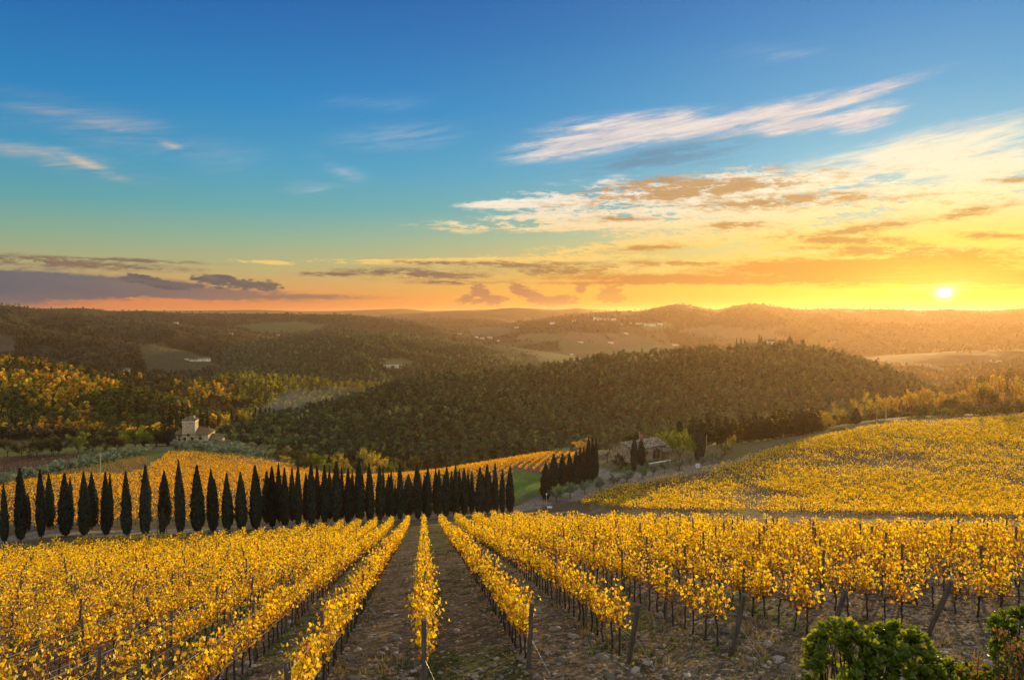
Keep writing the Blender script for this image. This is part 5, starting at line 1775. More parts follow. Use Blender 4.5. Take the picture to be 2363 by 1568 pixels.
# ================================================================== buildings
M['villa_stone'] = stone_mat('villa_stone', (0.32, 0.26, 0.15), (0.58, 0.48, 0.285), (0.74, 0.63, 0.41), 1.9)
M['farm_stone'] = stone_mat('farm_stone', (0.22, 0.175, 0.11), (0.40, 0.32, 0.20), (0.54, 0.44, 0.29), 2.4)
M['sill_stone'] = solid_mat('sill_stone', (0.30, 0.26, 0.20), (0.40, 0.35, 0.27), 3)
M['plaster'] = solid_mat('plaster', (0.50, 0.43, 0.30), (0.62, 0.54, 0.40), 1.2)
M['pale_wall'] = solid_mat('pale_wall', (0.70, 0.61, 0.40), (0.84, 0.75, 0.52), 0.4)
M['dark_opening'] = solid_mat('dark_opening', (0.012, 0.010, 0.009), (0.02, 0.017, 0.014), 4)
M['brick'] = solid_mat('brick', (0.20, 0.085, 0.05), (0.34, 0.16, 0.09), 6)
M['iron'] = solid_mat('iron', (0.10, 0.05, 0.035), (0.2, 0.09, 0.05), 8, 0.7)
M['white_stone'] = solid_mat('white_stone', (0.58, 0.55, 0.48), (0.78, 0.75, 0.68), 5, 0.9, 0.01)
M['door_wood'] = solid_mat('door_wood', (0.03, 0.018, 0.012), (0.07, 0.04, 0.025), 8)
M['glass'] = solid_mat('glass', (0.05, 0.055, 0.06), (0.08, 0.085, 0.09), 1, 0.15)
M['pot'] = solid_mat('pot', (0.30, 0.11, 0.05), (0.42, 0.17, 0.08), 6)


def tile_mat(name, c0, c1, c2, axis=0):
    """rows of curved roof tiles running down the slope"""
    m, nt, out = new_mat(name)
    b = nt.nodes.new('ShaderNodeBsdfPrincipled'); b.inputs['Roughness'].default_value = 0.95
    b.inputs['Specular IOR Level'].default_value = 0.1
    v = objvec(nt)
    vo = nt.nodes.new('ShaderNodeTexVoronoi'); vo.inputs['Scale'].default_value = 3.2
    nt.links.new(v.k, vo.inputs['Vector'])
    sp_ = nt.nodes.new('ShaderNodeSeparateColor'); nt.links.new(vo.outputs['Color'], sp_.inputs[0])
    col = ramp(S(sp_.outputs[0]), [(0.1, c0), (0.6, c1), (0.95, c2)])
    big = noise(v, 0.7, 5, 0.65)
    col = mixc(1.0, col, ramp(big, [(0.3, (0.6, 0.6, 0.58)), (0.7, (1.2, 1.18, 1.12))]), 'MULTIPLY')
    nt.links.new(col.k, b.inputs['Base Color'])
    nt.links.new(b.outputs[0], out.inputs[0])
    return m


M['villa_tile'] = tile_mat('villa_tile', (0.10, 0.072, 0.038), (0.19, 0.135, 0.065), (0.30, 0.21, 0.11))
M['farm_tile'] = tile_mat('farm_tile', (0.11, 0.085, 0.06), (0.20, 0.16, 0.115), (0.46, 0.40, 0.31))


def corrugate(g, p00, p10, p01, p11, pitch=0.42, amp=0.07, thick=0.16, courses=7):
    """tiled roof slope: p00-p10 along the eave, p01-p11 along the ridge; ridged tile rows stepped in courses"""
    p00, p10, p01, p11 = (np.asarray(p, float) for p in (p00, p10, p01, p11))
    n = max(2, int(np.linalg.norm(p10 - p00) / pitch))
    nrm = unit(np.cross(p10 - p00, p01 - p00 + (p11 - p10) * 1e-6))
    ns = n * 2 + 1
    s = np.linspace(0, 1, ns)
    rows = []
    for c in range(courses):
        for e, up in ((c / courses, 0.05), ((c + 1) / courses, 0.0)):
            a = p00 + (p01 - p00) * e; b = p10 + (p11 - p10) * e
            off = amp * (np.arange(ns) % 2) + up
            rows.append(a + (b - a) * s[:, None] + nrm * off[:, None])
    V = np.array(rows)
    m = len(rows)
    i = np.arange(m - 1)[:, None] * ns; j = np.arange(ns - 1)[None, :]
    f = np.stack([i + j, i + j + 1, i + ns + j + 1, i + ns + j], -1).reshape(-1, 4)
    g.add(V.reshape(-1, 3), f)
    # underside and edges
    q = np.array([p00, p10, p11, p01]) - nrm * thick
    t = np.array([p00, p10, p11, p01])
    W_ = np.vstack([q, t])
    g.add(W_, [(3, 2, 1, 0), (0, 1, 5, 4), (1, 2, 6, 5), (2, 3, 7, 6), (3, 0, 4, 7)])


def wall_box(g, x0, x1, y0, y1, z0, z1):
    V, f = box(x1 - x0, y1 - y0, z1 - z0, (x0 + x1) / 2, (y0 + y1) / 2, z0)
    g.add(V, f)


def window(parent, x, y, z, w, h, axis, frame='brick', pane='dark_opening', sill=True, name='window'):
    """recessed opening with a surround; axis 'y' faces -y, 'x' faces +x, '-x' faces -x"""
    fr = Geo(); t = 0.14
    for (dx0, dx1, dz0, dz1) in ((-w / 2 - t, -w / 2, 0, h), (w / 2, w / 2 + t, 0, h), (-w / 2 - t, w / 2 + t, h, h + t)):
        if axis == 'y':
            wall_box(fr, x + dx0, x + dx1, y - 0.04, y + 0.06, z + dz0, z + dz1)
        else:
            s = 1 if axis == 'x' else -1
            wall_box(fr, min(x - .06 * s, x + .04 * s), max(x - .06 * s, x + .04 * s), y + dx0, y + dx1, z + dz0, z + dz1)
    o = obj(name, fr, M[frame], parent)
    pg = Geo()
    if axis == 'y':
        wall_box(pg, x - w / 2, x + w / 2, y - 0.012, y + 0.05, z, z + h)
    else:
        s = 1 if axis == 'x' else -1
        wall_box(pg, min(x - .05 * s, x + .012 * s), max(x - .05 * s, x + .012 * s), y - w / 2, y + w / 2, z, z + h)
    obj('pane', pg, M[pane], o)
    if sill:
        sg = Geo()
        if axis == 'y':
            wall_box(sg, x - w / 2 - 0.2, x + w / 2 + 0.2, y - 0.12, y + 0.05, z - 0.12, z - 0.003)
        else:
            s = 1 if axis == 'x' else -1
            wall_box(sg, min(x - .05 * s, x + .12 * s), max(x - .05 * s, x + .12 * s), y - w / 2 - .2, y + w / 2 + .2, z - 0.12, z - .003)
        obj('sill', sg, M['sill_stone'], o)
    return o


def prism_wall(g, x0, x1, y0, y1, z0, ze, zr, ax='x'):
    """walls with gables at the x ends (ridge along x)"""
    ym = (y0 + y1) / 2
    V = [(x0, y0, z0), (x1, y0, z0), (x1, y1, z0), (x0, y1, z0), (x0, y0, ze), (x1, y0, ze), (x1, y1, ze), (x0, y1, ze), (x0, ym, zr), (x1, ym, zr)]
    g.add(V, [(0, 1, 5, 4), (2, 3, 7, 6), (0, 3, 2, 1)])
    g.add(V, [(1, 2, 6, 9, 5), (3, 0, 4, 8, 7)])
    g.add(V, [(4, 5, 9, 8), (6, 7, 8, 9)])


# ---- tower house (villa) on the knoll at left
def hip_roof(g, x0, x1, y0, y1, ze, zr, ov=0.45, ridge=0.0, pitch=0.5):
    x0 -= ov; x1 += ov; y0 -= ov; y1 += ov
    xm0, xm1 = (x0 + x1) / 2 - ridge / 2, (x0 + x1) / 2 + ridge / 2
    ym = (y0 + y1) / 2
    e = 0.001
    A, B, C, D_ = (x0, y0, ze), (x1, y0, ze), (x1, y1, ze), (x0, y1, ze)
    P, Q = (xm0 - e, ym, zr), (xm1 + e, ym, zr)
    corrugate(g, A, B, P, Q, pitch); corrugate(g, C, D_, Q, P, pitch)
    corrugate(g, B, C, (xm1 + e, ym - e, zr), (xm1 + e, ym + e, zr), pitch); corrugate(g, D_, A, (xm0 - e, ym + e, zr), (xm0 - e, ym - e, zr), pitch)


vx, vy, vz = ground_at(190.5, 444.2, 300, 600)
vs = vy / F                                  # metres per pixel there
villa = thing('tower_house', 'old stone villa with a square tower and tiled hip roofs on the left knoll', 'house', (vx, vy, vz), R(8))
bw = 34.5 * vs; tw = 12.6 * vs; eh = 10.4 * vs; th_ = 24.6 * vs; dp = 14.5
x0, x1 = -bw * 0.50, bw * 0.50
tx0 = x0 + bw * 0.275; tx1 = tx0 + tw
g = Geo(); wall_box(g, x0, x1, 0, dp, -2.5, eh); obj('wall', g, M['villa_stone'], villa)
g = Geo(); wall_box(g, tx0, tx1, -0.25, tw, -2.4, th_ - 1.1); obj('tower', g, M['villa_stone'], villa)
g = Geo(); wall_box(g, tx0 - 0.12, tx1 + 0.12, -0.37, tw + 0.12, th_ - 1.1, th_); obj('cornice', g, M['plaster'], villa)
g = Geo(); hip_roof(g, tx0, tx1, -0.25, tw, th_, th_ + 4.6 * vs, 0.4, 0.0, 0.55); rf = obj('tower_roof', g, M['villa_tile'], villa)
g = Geo(); wall_box(g, tx1 - 1.3, tx1 - 0.6, 1.8, 2.5, th_ + 0.5, th_ + 2.1); obj('chimney', g, M['plaster'], rf)
g = Geo(); hip_roof(g, x0, x1, 0, dp, eh, eh + 5.6 * vs, 0.5, bw * 0.5, 0.55); obj('roof', g, M['villa_tile'], villa)
g = Geo(); wall_box(g, x1 - 0.45, x1 + 0.035, -0.035, 0.45, -2.4, eh - 0.05); wall_box(g, tx1 - 0.4, tx1 + 0.03, -0.285, 0.2, eh + 1.2, th_ - 1.15); obj('quoin', g, M['plaster'], villa)
for fx, fz, w_, h_, yy in ((0.19, 2.0, 1.0, 1.15, 0), (0.345, 2.2, 1.3, 1.5, -0.25), (0.555, 2.2, 1.3, 1.5, -0.25), (0.775, 2.4, 1.5, 1.7, 0), (0.195, eh - 1.4, 0.95, 0.95, 0), (0.775, eh - 1.3, 0.95, 0.85, 0), (0.45, eh - 0.9, 1.1, 1.35, -0.25)):
    window(villa, x0 + bw * fx, yy, fz, w_, h_, 'y', 'villa_stone')
ann = Geo(); wall_box(ann, x1, x1 + 12.4 * vs, 1.0, 8.0, -2.5, 2.0); obj('annex', ann, M['villa_stone'], villa)
g = Geo(); corrugate(g, (x1 + 0.05, 0.5, 2.0), (x1 + 12.6 * vs, 0.5, 1.5), (x1 + 0.05, 8.3, 4.3), (x1 + 12.6 * vs, 8.3, 3.6), 0.5); obj('annex_roof', g, M['villa_tile'], villa)

# ---- farmhouse right of centre
fx, fy, fz = ground_at(632.0, 462.8, 150, 400)
YAW = R(38)
cs, sn = math.cos(YAW), math.sin(YAW)
Lh, Dh = 14.4, 8.2
cx_ = fx + cs * Lh / 2 - sn * Dh / 2; cy_ = fy + sn * Lh / 2 + cs * Dh / 2
farm = thing('farmhouse', 'low stone farmhouse with a lichened tile roof and a porch beside the drive', 'house', (cx_, cy_, fz + 0.4), YAW)
X0, X1, Y0, Y1 = -Lh / 2, Lh / 2, -Dh / 2, Dh / 2
EH, RH = 3.5, 5.0
g = Geo(); prism_wall(g, X0, X1, Y0, Y1, -4.5, EH, RH); obj('wall', g, M['farm_stone'], farm)
ov = 0.5; sl_ = (RH - EH) / (Dh / 2)
g = Geo()
corrugate(g, (X0 - .35, Y0 - ov, EH - ov * sl_ + 0.18), (X1 + .35, Y0 - ov, EH - ov * sl_ + 0.18), (X0 - .35, 0, RH + 0.18), (X1 + .35, 0, RH + 0.18), 0.44, 0.09)
corrugate(g, (X1 + .35, Y1 + ov, EH - ov * sl_ + 0.18), (X0 - .35, Y1 + ov, EH - ov * sl_ + 0.18), (X1 + .35, 0, RH + 0.18), (X0 - .35, 0, RH + 0.18), 0.44, 0.09)
rf = obj('roof', g, M['farm_tile'], farm)
g = Geo(); wall_box(g, 1.2, 2.1, 0.3, 1.1, RH - 0.6, RH + 1.15); wall_box(g, 1.1, 2.2, 0.2, 1.2, RH + 1.15, RH + 1.3); obj('chimney', g, M['brick'], rf)
g = Geo(); geo_tube(g, np.array([(0.7, 0.4, RH - .3), (0.7, 0.4, RH + 2.3)]), 0.035, 5)
for zz_, l_ in ((2.2, .6), (1.95, .45)):
    geo_tube(g, np.array([(0.7 - l_, 0.4, RH + zz_), (0.7 + l_, 0.4, RH + zz_)]), 0.025, 4)
obj('antenna', g, M['wire'], rf)
window(farm, -0.9, Y0, 1.35, 0.75, 0.95, 'y', 'brick', 'glass')
g = Geo(); wall_box(g, 1.5, 2.6, Y0 - 0.05, Y0 + 0.05, 0.0, 2.25); o = obj('door', g, M['door_wood'], farm)
g = Geo(); wall_box(g, 1.75, 2.35, Y0 - 0.07, Y0 - 0.045, 0.9, 2.0); obj('pane', g, M['glass'], o)
g = Geo(); wall_box(g, 5.2, 7.4, Y0 - 3.0, Y0 - 0.003, -1.0, 2.1); wall_box(g, 3.0, 3.35, Y0 - 1.6, Y0 - 1.25, -0.6, 2.55); obj('porch_wall', g, M['farm_stone'], farm)
g = Geo(); wall_box(g, 3.5, 5.1, Y0 - 0.04, Y0 + 0.05, 0.0, 2.3); obj('porch_opening', g, M['dark_opening'], farm)
g = Geo(); corrugate(g, (2.8, Y0 - 3.3, 2.3), (7.8, Y0 - 3.3, 1.95), (2.8, Y0 - 0.06, 3.2), (7.8, Y0 - 0.06, 2.85), 0.44, 0.09); obj('porch_roof', g, M['farm_tile'], farm)


def place_local(lx, ly):
    return cx_ + cs * lx - sn * ly, cy_ + sn * lx + cs * ly


# terrace wall, gate frame, pots
tw_ = thing('terrace_wall', 'low stone terrace wall with pale coping before the farmhouse', 'wall', (*place_local(-1.0, Y0 - 4.6), fz - 0.9), YAW)
g = Geo(); wall_box(g, -4.2, 4.6, -0.22, 0.22, -2.0, 1.25); obj('wall', g, M['farm_stone'], tw_)
g = Geo(); wall_box(g, -4.3, 4.7, -0.3, 0.3, 1.25, 1.36); obj('coping', g, M['white_stone'], tw_)
gt = thing('gate_frame', 'rust red open gate frame at the right side of the farmhouse', 'gate', (*place_local(9.0, Y0 - 3.4), fz + 0.3), YAW)
g = Geo()
wall_box(g, -0.75, -0.65, -.05, .05, -0.5, 2.1); wall_box(g, 0.65, 0.75, -.05, .05, -0.5, 2.1); wall_box(g, -0.65, 0.65, -.05, .05, 2.0, 2.1)
obj('frame', g, M['iron'], gt)
for i, (lx, ly, lab) in enumerate(((2.0, Y0 - 1.0, 'left'), (2.8, Y0 - 2.4, 'right'))):
    p = thing('flower_pot', 'terracotta pot with a red flowering plant, %s one by the farmhouse door' % lab, 'flower pot', (*place_local(lx, ly), fz + 0.4), 0)
    g = Geo(); geo_tube(g, np.array([(0, 0, 0), (0, 0, .45)]), [0.2, 0.3], 10); obj('pot', g, M['pot'], p)
    rg = np.random.default_rng(i); C = rg.normal(0, .2, (90, 3)) + (0, 0, 0.7)
    V, Fc = leaves(rg, C, .14); g = Geo(); g.add(V, Fc, tints(rg, 90, [(0.06, 0.09, 0.02), (0.3, 0.07, 0.03)])); obj('plant', g, M['tree_leaf'], p)

# millstone ring, slab, stone pile, stake
def ground_px(u, v):
    return ground_at(u, v, 100, 500)


x, y, z = ground_px(697.6, 467.4)
ms = thing('millstone', 'upright white millstone with a dark hole beside the drive', 'millstone', (x, y, z - 0.05), R(-25))
g = Geo(); n = 28; a = np.linspace(0, 2 * math.pi, n, endpoint=False)
ro, ri, hd = 0.66, 0.13, 0.17
prof = [(ri, -hd), (ro - .04, -hd), (ro, -hd + .05), (ro, hd - .05), (ro - .04, hd), (ri, hd)]
V = np.array([[(r * math.cos(t), d_, ro + r * math.sin(t)) for r, d_ in prof] for t in a]).reshape(-1, 3)
m_ = len(prof)
g.add(V, [(i * m_ + j, i * m_ + (j + 1) % m_, ((i + 1) % n) * m_ + (j + 1) % m_, ((i + 1) % n) * m_ + j) for i in range(n) for j in range(m_)])
obj('stone_ring', g, M['white_stone'], ms)
g = Geo(); wall_box(g, -0.13, 0.13, -0.05, 0.05, ro - .13, ro + .13); obj('hole_shade', g, M['dark_opening'], ms)  # near-black block fills the hole, painted as its shade
x, y, z = ground_px(549.6, 507.2)
g = Geo(); V, f = box(1.15, 0.75, 0.3, 0, 0, 0); V[4:] *= (0.95, 0.93, 1); g.add(V, f)
o = obj('stone_slab', g, M['white_stone'], None, False, (x, y, z - 0.03)); tag(o, 'flat white stone slab lying beside the drive entrance', 'stone slab')
x, y, z = ground_px(543.5, 505.0)
rg = np.random.default_rng(9)
sp = thing('stone_pile', 'heap of rough grey stones at the bend of the drive', 'stone pile', (x, y, z))


def rock_mesh(rg, s):
    q = np.array([(-1, -1, 0), (1, -1, 0), (1, 1, 0), (-1, 1, 0), (-.8, -.7, 1), (.8, -.8, 1), (.7, .8, 1), (-.7, .8, 1)], float) * (s * rg.uniform(.6, 1.2), s * rg.uniform(.5, 1), s * rg.uniform(.5, .9)) + rg.normal(0, s * .12, (8, 3))
    return q, [(0, 3, 2, 1), (4, 5, 6, 7), (0, 1, 5, 4), (1, 2, 6, 5), (2, 3, 7, 6), (3, 0, 4, 7)]


for i in range(14):
    g = Geo(); q, f = rock_mesh(rg, 0.3); g.add(q, f)
    obj('stone', g, M['rock'], sp, False, (rg.normal(0, .9), rg.normal(0, .35), rg.uniform(0, .25)))
x, y, z = ground_px(542.5, 500.8)
stk = thing('stake', 'pale wooden stake with a small white box by the short cypress', 'stake', (x, y - 1.0, z))
g = Geo(); geo_tube(g, np.array([(0, 0, -.3), (0.03, 0, 1.7)]), 0.06, 6); obj('pole', g, M['post_wood'], stk)
g = Geo(); wall_box(g, 0.7, 1.0, -.9, -.72, 1.9, 2.35); wall_box(g, 0.82, 0.88, -.86, -.8, -.3, 1.9); obj('box', g, M['white_stone'], stk)
x, y, z = ground_px(1395 / G * G * 0 + (1377 / 2.148) / 4 + 3, 529.5)
for i, (dx_, lab) in enumerate(((-0.75, 'left'), (0.7, 'right'))):
    g = Geo(); geo_tube(g, np.array([(0, 0, -.3), (0, 0, 2.5)]), 0.05, 6)
    px_, py_ = on_line((1377 / 2.148) / 4, -3.7)
    o = obj('tree_stake', g, M['post_wood'], None, False, (px_ + dx_, py_, float(H(px_ + dx_, py_)[0])))
    tag(o, '%s wooden stake supporting the short young cypress in the front line' % lab, 'stake')

# utility poles
def pole(u, top, foot, label, r=0.12, d=None, arm=False):
    if d is None:
        x, y, z = ground_at(u, foot, 60, 900)
    else:
        p = pix(u, foot, d); x, y = float(p[0]), float(p[1]); z = float(H(x, y)[0])
    h = float(pix(u, top, y)[2] - z)
    t = thing('utility_pole', label, 'pole', (x, y, z))
    g = Geo(); geo_tube(g, np.array([(0, 0, -.5), (0, 0, h)]), [r, r * .8], 8); obj('pole', g, M['pole_wood'], t)
    if arm:
        g = Geo(); wall_box(g, -.8, .8, -.06, .06, h - .5, h - .38); obj('crossarm', g, M['pole_wood'], t)
    return t


M['pole_wood'] = solid_mat('pole_wood', (0.34, 0.27, 0.17), (0.46, 0.38, 0.25), 4, 0.9, 0.004, (3, 3, .2))
pole(100.7, 452.0, 478.5, 'tall pale utility pole standing in the vineyard at the left', 0.13)
pole(99.6, 470.0, 478.0, 'short pale post right beside the tall pole at left', 0.09)
pole((2000 + 1952 / 2.363) / 4, (1650 + 208 / 2.363) / 4, (1650 + 345 / 2.363) / 4, 'thin grey wooden pole before the dark conifers', 0.10)
pole((3000 + 1060 / 2.09) / 4, (1150 + 1000 / 2.09) / 4, None or 424, 'left wooden pole at the top of the right vineyard', 0.14, 318)
pole((3000 + 1135 / 2.09) / 4, (1150 + 990 / 2.09) / 4, 424, 'right wooden pole at the top of the right vineyard', 0.2, 318)
pole(1620 * G * 0 + (1000 + 58 / 2.09) / 4, (1150 + 995 / 2.09) / 4, 414, 'pale lamp post in the valley right of the tower house', 0.15, 560, True)


# ---- farms and villages far away
_hl = 0


def house(u, v, w_px, h_px, label, d=None, yaw=10, group=None, wall='pale_wall', tower=False, dmin=430):
    """small house whose front foot is at (u, v) of the 2363 notes; size in the same pixels"""
    if d is None:
        x, y, z = ground_at(u * G, v * G, dmin, 6000)
    else:
        p = pix(u * G, v * G, d); x, y, z = float(p[0]), float(p[1]), float(H(p[0], p[1])[0])
        z = max(z, float(p[2]))
    k = y / F * G
    w, h = w_px * k, h_px * k
    dpt = min(w * 0.6, 12)
    t = thing('house', label, 'house', (x, y, z), R(yaw), group)
    eh_ = h * (0.85 if tower else 0.68)
    g = Geo(); prism_wall(g, -w / 2, w / 2, 0, dpt, -6, eh_, h); obj('wall', g, M[wall], t)
    g = Geo(); o_ = 0.35
    s_ = (h - eh_) / (dpt / 2)
    for a, b in ((-o_, -1), (dpt + o_, 1)):
        e = eh_ - o_ * s_ + 0.25
        V = np.array([(-w / 2 - o_, a, e), (w / 2 + o_, a, e), (w / 2 + o_, dpt / 2, h + 0.25), (-w / 2 - o_, dpt / 2, h + 0.25)])
        V2 = V - (0, 0, 0.2)
        g.add(np.vstack([V, V2]), [(0, 1, 2, 3), (7, 6, 5, 4), (0, 4, 5, 1), (1, 5, 6, 2), (2, 6, 7, 3), (3, 7, 4, 0)])
    obj('roof', g, M['villa_tile'], t)
    nw = max(2, int(w / 4.5))
    for i in range(nw):
        for zz_ in ((0.9, 3.9) if eh_ > 5.5 else (1.1,)):
            g = Geo(); cxw = -w / 2 + w * (i + 0.5) / nw
            wall_box(g, cxw - 0.55, cxw + 0.55, -0.05, 0.05, zz_, zz_ + 1.35)
            obj('window', g, M['dark_opening'], t)
    return t


HS = [
    (285, 859, 26, 10, 'cream farmhouse in olives above the orange wood at left', 12), (272, 859, 9, 7, 'small annex left of the cream farmhouse at left', 12),
    (362, 871, 12, 5, 'low white barn in the trees right of the cream farmhouse', 5), (378, 869, 7, 7, 'small white house right next to the low white barn', 5),
    (447, 833, 20, 6, 'long pale farm building below the hill vineyard', 0), (463, 833, 12, 9, 'middle pale house of the farm below the hill vineyard', 10), (478, 833, 14, 10, 'brightest pale house at the right of the hill vineyard farm', 15),
    (430, 829, 8, 4, 'tiny white shed left of the hill vineyard farm', 0),
    (892, 847, 14, 10, 'left pale house of the farm on the central wooded hill', -5), (915, 848, 26, 12, 'big sunlit farmhouse on the central wooded hill', 8),
    (532, 771, 9, 5, 'lone white house among woods left of the green far plot', 0), (640, 774, 9, 4, 'tiny white house on the left flank of the central hill', 0), (405, 746, 10, 5, 'pale house on the dark left ridge', 0),
    (1100, 779, 9, 6, 'first pale house from the left in the far valley hamlet', 5), (1112, 782, 10, 6, 'second pale house from the left in the far valley hamlet', -5), (1130, 781, 14, 7, 'wide pale house in the far valley hamlet', 5), (1150, 787, 7, 5, 'right end house of the far valley hamlet', 0),
    (1060, 771, 9, 4, 'low pale shed left of the far valley hamlet', 0), (1192, 757, 9, 6, 'white house on the shoulder below the hill village', 0),
    (1275, 748, 12, 8, 'white house at the left foot of the hill village', 5), (1325, 741, 8, 5, 'small house left of the hill village tower', 0),
    (1372, 739, 6, 13, 'square church tower of the hill village', 0), (1385, 738, 14, 8, 'large hall right of the hill village tower', 5), (1400, 739, 12, 6, 'low house right of the hill village hall', 0), (1417, 738, 11, 6, 'right end house of the hill village', 5),
    (1474, 748, 14, 5, 'left long house of the hamlet under the big ridge', 0), (1492, 750, 10, 6, 'middle house of the hamlet under the big ridge', 0), (1507, 752, 14, 8, 'gabled big house of the hamlet under the big ridge', 10), (1524, 749, 10, 6, 'right house of the hamlet under the big ridge', 0), (1455, 747, 6, 6, 'tiny house left of the hamlet under the big ridge', 0), (1436, 749, 6, 5, 'tiny white house between village and hamlet', 0),
    (1340, 790, 12, 5, 'farm house in the middle of the open valley', 5), (1410, 792, 12, 7, 'pale farm with trees in the open valley', 0), (1445, 770, 10, 5, 'long house on the green slope below the hamlet', 0), (1560, 797, 14, 5, 'long low farm near the crest of the big hill', 0), (1320, 819, 7, 7, 'white house on the bright green plot', 0), (1240, 822, 6, 5, 'tiny house at the left of the open valley', 0),
    (2300, 836, 20, 9, 'hazy white house on the glowing slope at right', 0),
]
for (u, v, w, h, lab, yw) in HS:
    house(u, v, w, h, lab, None, yw, None)
# castle hamlet on the knoll
house(1782, 797, 20, 15, 'big old house crowning the wooded knoll', 985, 5, None, 'pale_wall', dmin=800)
house(1798, 797, 14, 9, 'lower stone house at the right on the wooded knoll', 975, 0, None, 'villa_stone')
house(1740, 797, 14, 8, 'ruined stone house at the left on the wooded knoll', 970, 0, None, 'villa_stone')
for i, (u, t, d, w) in enumerate([(1700, 779, 970, 4), (1710, 778, 968, 4), (1719, 781, 970, 4), (1752, 771, 975, 5), (1757, 773, 975, 5), (1823, 774, 980, 14)]):
    x, y, z = pix(u * G, t * G, d); gz = float(H(x, y)[0])
    cypress('%s cypress from the left on the wooded knoll' % ORD[i], x, y, gz, max(float(z - gz), 6), w * G * y / F, 4 if i == 5 else 0, 'cypresses on the wooded knoll', i)
for i, (u, t, d, w) in enumerate([(1764, 783, 975, 14), (1803, 781, 985, 12), (1848, 780, 975, 32)]):
    plant_px('dark', '%s round dark tree from the left on the wooded knoll' % ORD[i], u, t, None, d, w, 'trees on the wooded knoll')

# ================================================================== near ground: stones, grass, fallen leaves
def near_cells(rg, n, ymin, ymax, power=1.0):
    """random ground points, denser near the camera, inside the view"""
    y = ymin * (ymax / ymin) ** rg.uniform(0, 1, n) ** power
    x = rg.uniform(-0.70, 0.70, n) * y
    return x, y


ICO = np.array([(0, 0, 1), (.894, 0, .447), (.276, .851, .447), (-.724, .526, .447), (-.724, -.526, .447), (.276, -.851, .447), (.724, .526, -.447), (-.276, .851, -.447), (-.894, 0, -.447), (-.276, -.851, -.447), (.724, -.526, -.447), (0, 0, -1)])
ICOF = np.array([(0, 1, 2), (0, 2, 3), (0, 3, 4), (0, 4, 5), (0, 5, 1), (1, 6, 2), (2, 7, 3), (3, 8, 4), (4, 9, 5), (5, 10, 1), (2, 6, 7), (3, 7, 8), (4, 8, 9), (5, 9, 10), (1, 10, 6), (6, 11, 7), (7, 11, 8), (8, 11, 9), (9, 11, 10), (10, 11, 6)])


def scatter_rocks():
    rg = np.random.default_rng(71)
    n = 21000
    x, y = near_cells(rg, n, 13, 75, 1.0)
    keep = row_end_test(x, y)
    x, y = x[keep], y[keep]
    z = H(x, y); n = len(x)
    cc = np.floor((x - ROW_A * y) / ROW_S)
    s = np.clip(0.024 * np.exp(rg.normal(0.35, 0.58, n)), 0.015, 0.15) * np.where(np.mod(cc, 2) == 1, 1.2, 0.9)
    sc = s[:, None, None] * np.stack([rg.uniform(.8, 1.5, n), rg.uniform(.7, 1.2, n), rg.uniform(.4, .8, n)], 1)[:, None, :]
    V = ICO[None] * sc * (1 + rg.uniform(-0.22, 0.22, (n, 12, 1)))
    a = rg.uniform(0, 6.28, n)
    c_, s_ = np.cos(a)[:, None], np.sin(a)[:, None]
    V = np.stack([V[..., 0] * c_ - V[..., 1] * s_, V[..., 0] * s_ + V[..., 1] * c_, V[..., 2]], -1)
    V += np.stack([x, y, z + s * 0.15], 1)[:, None, :]
    f = (np.arange(n)[:, None, None] * 12 + ICOF[None]).reshape(-1, 3)
    g = Geo()
    col = tints(rg, n, [(0.145, 0.113, 0.078), (0.205, 0.165, 0.118), (0.095, 0.074, 0.052), (0.28, 0.235, 0.175)], [4, 2.5, 3, 0.7], 0.2)
    g.add(V.reshape(-1, 3), f, np.repeat(col, 20, 0))
    m, nt, out = new_mat('stone')
    b = nt.nodes.new('ShaderNodeBsdfPrincipled'); b.inputs['Roughness'].default_value = 0.85
    t = tint_node(nt)
    k = ramp(noise(geopos(nt), 26, 5, 0.6), [(0.3, (0.7, 0.7, 0.7)), (0.7, (1.25, 1.25, 1.25))])
    c = mixc(1.0, t, k, 'MULTIPLY')
    nt.links.new(c.k, b.inputs['Base Color']); nt.links.new(b.outputs[0], out.inputs[0])
    o = obj('gravel', g, m); tag(o, 'loose brown and grey stones lying between the vine rows', 'stones', None, 'stuff')


scatter_rocks()


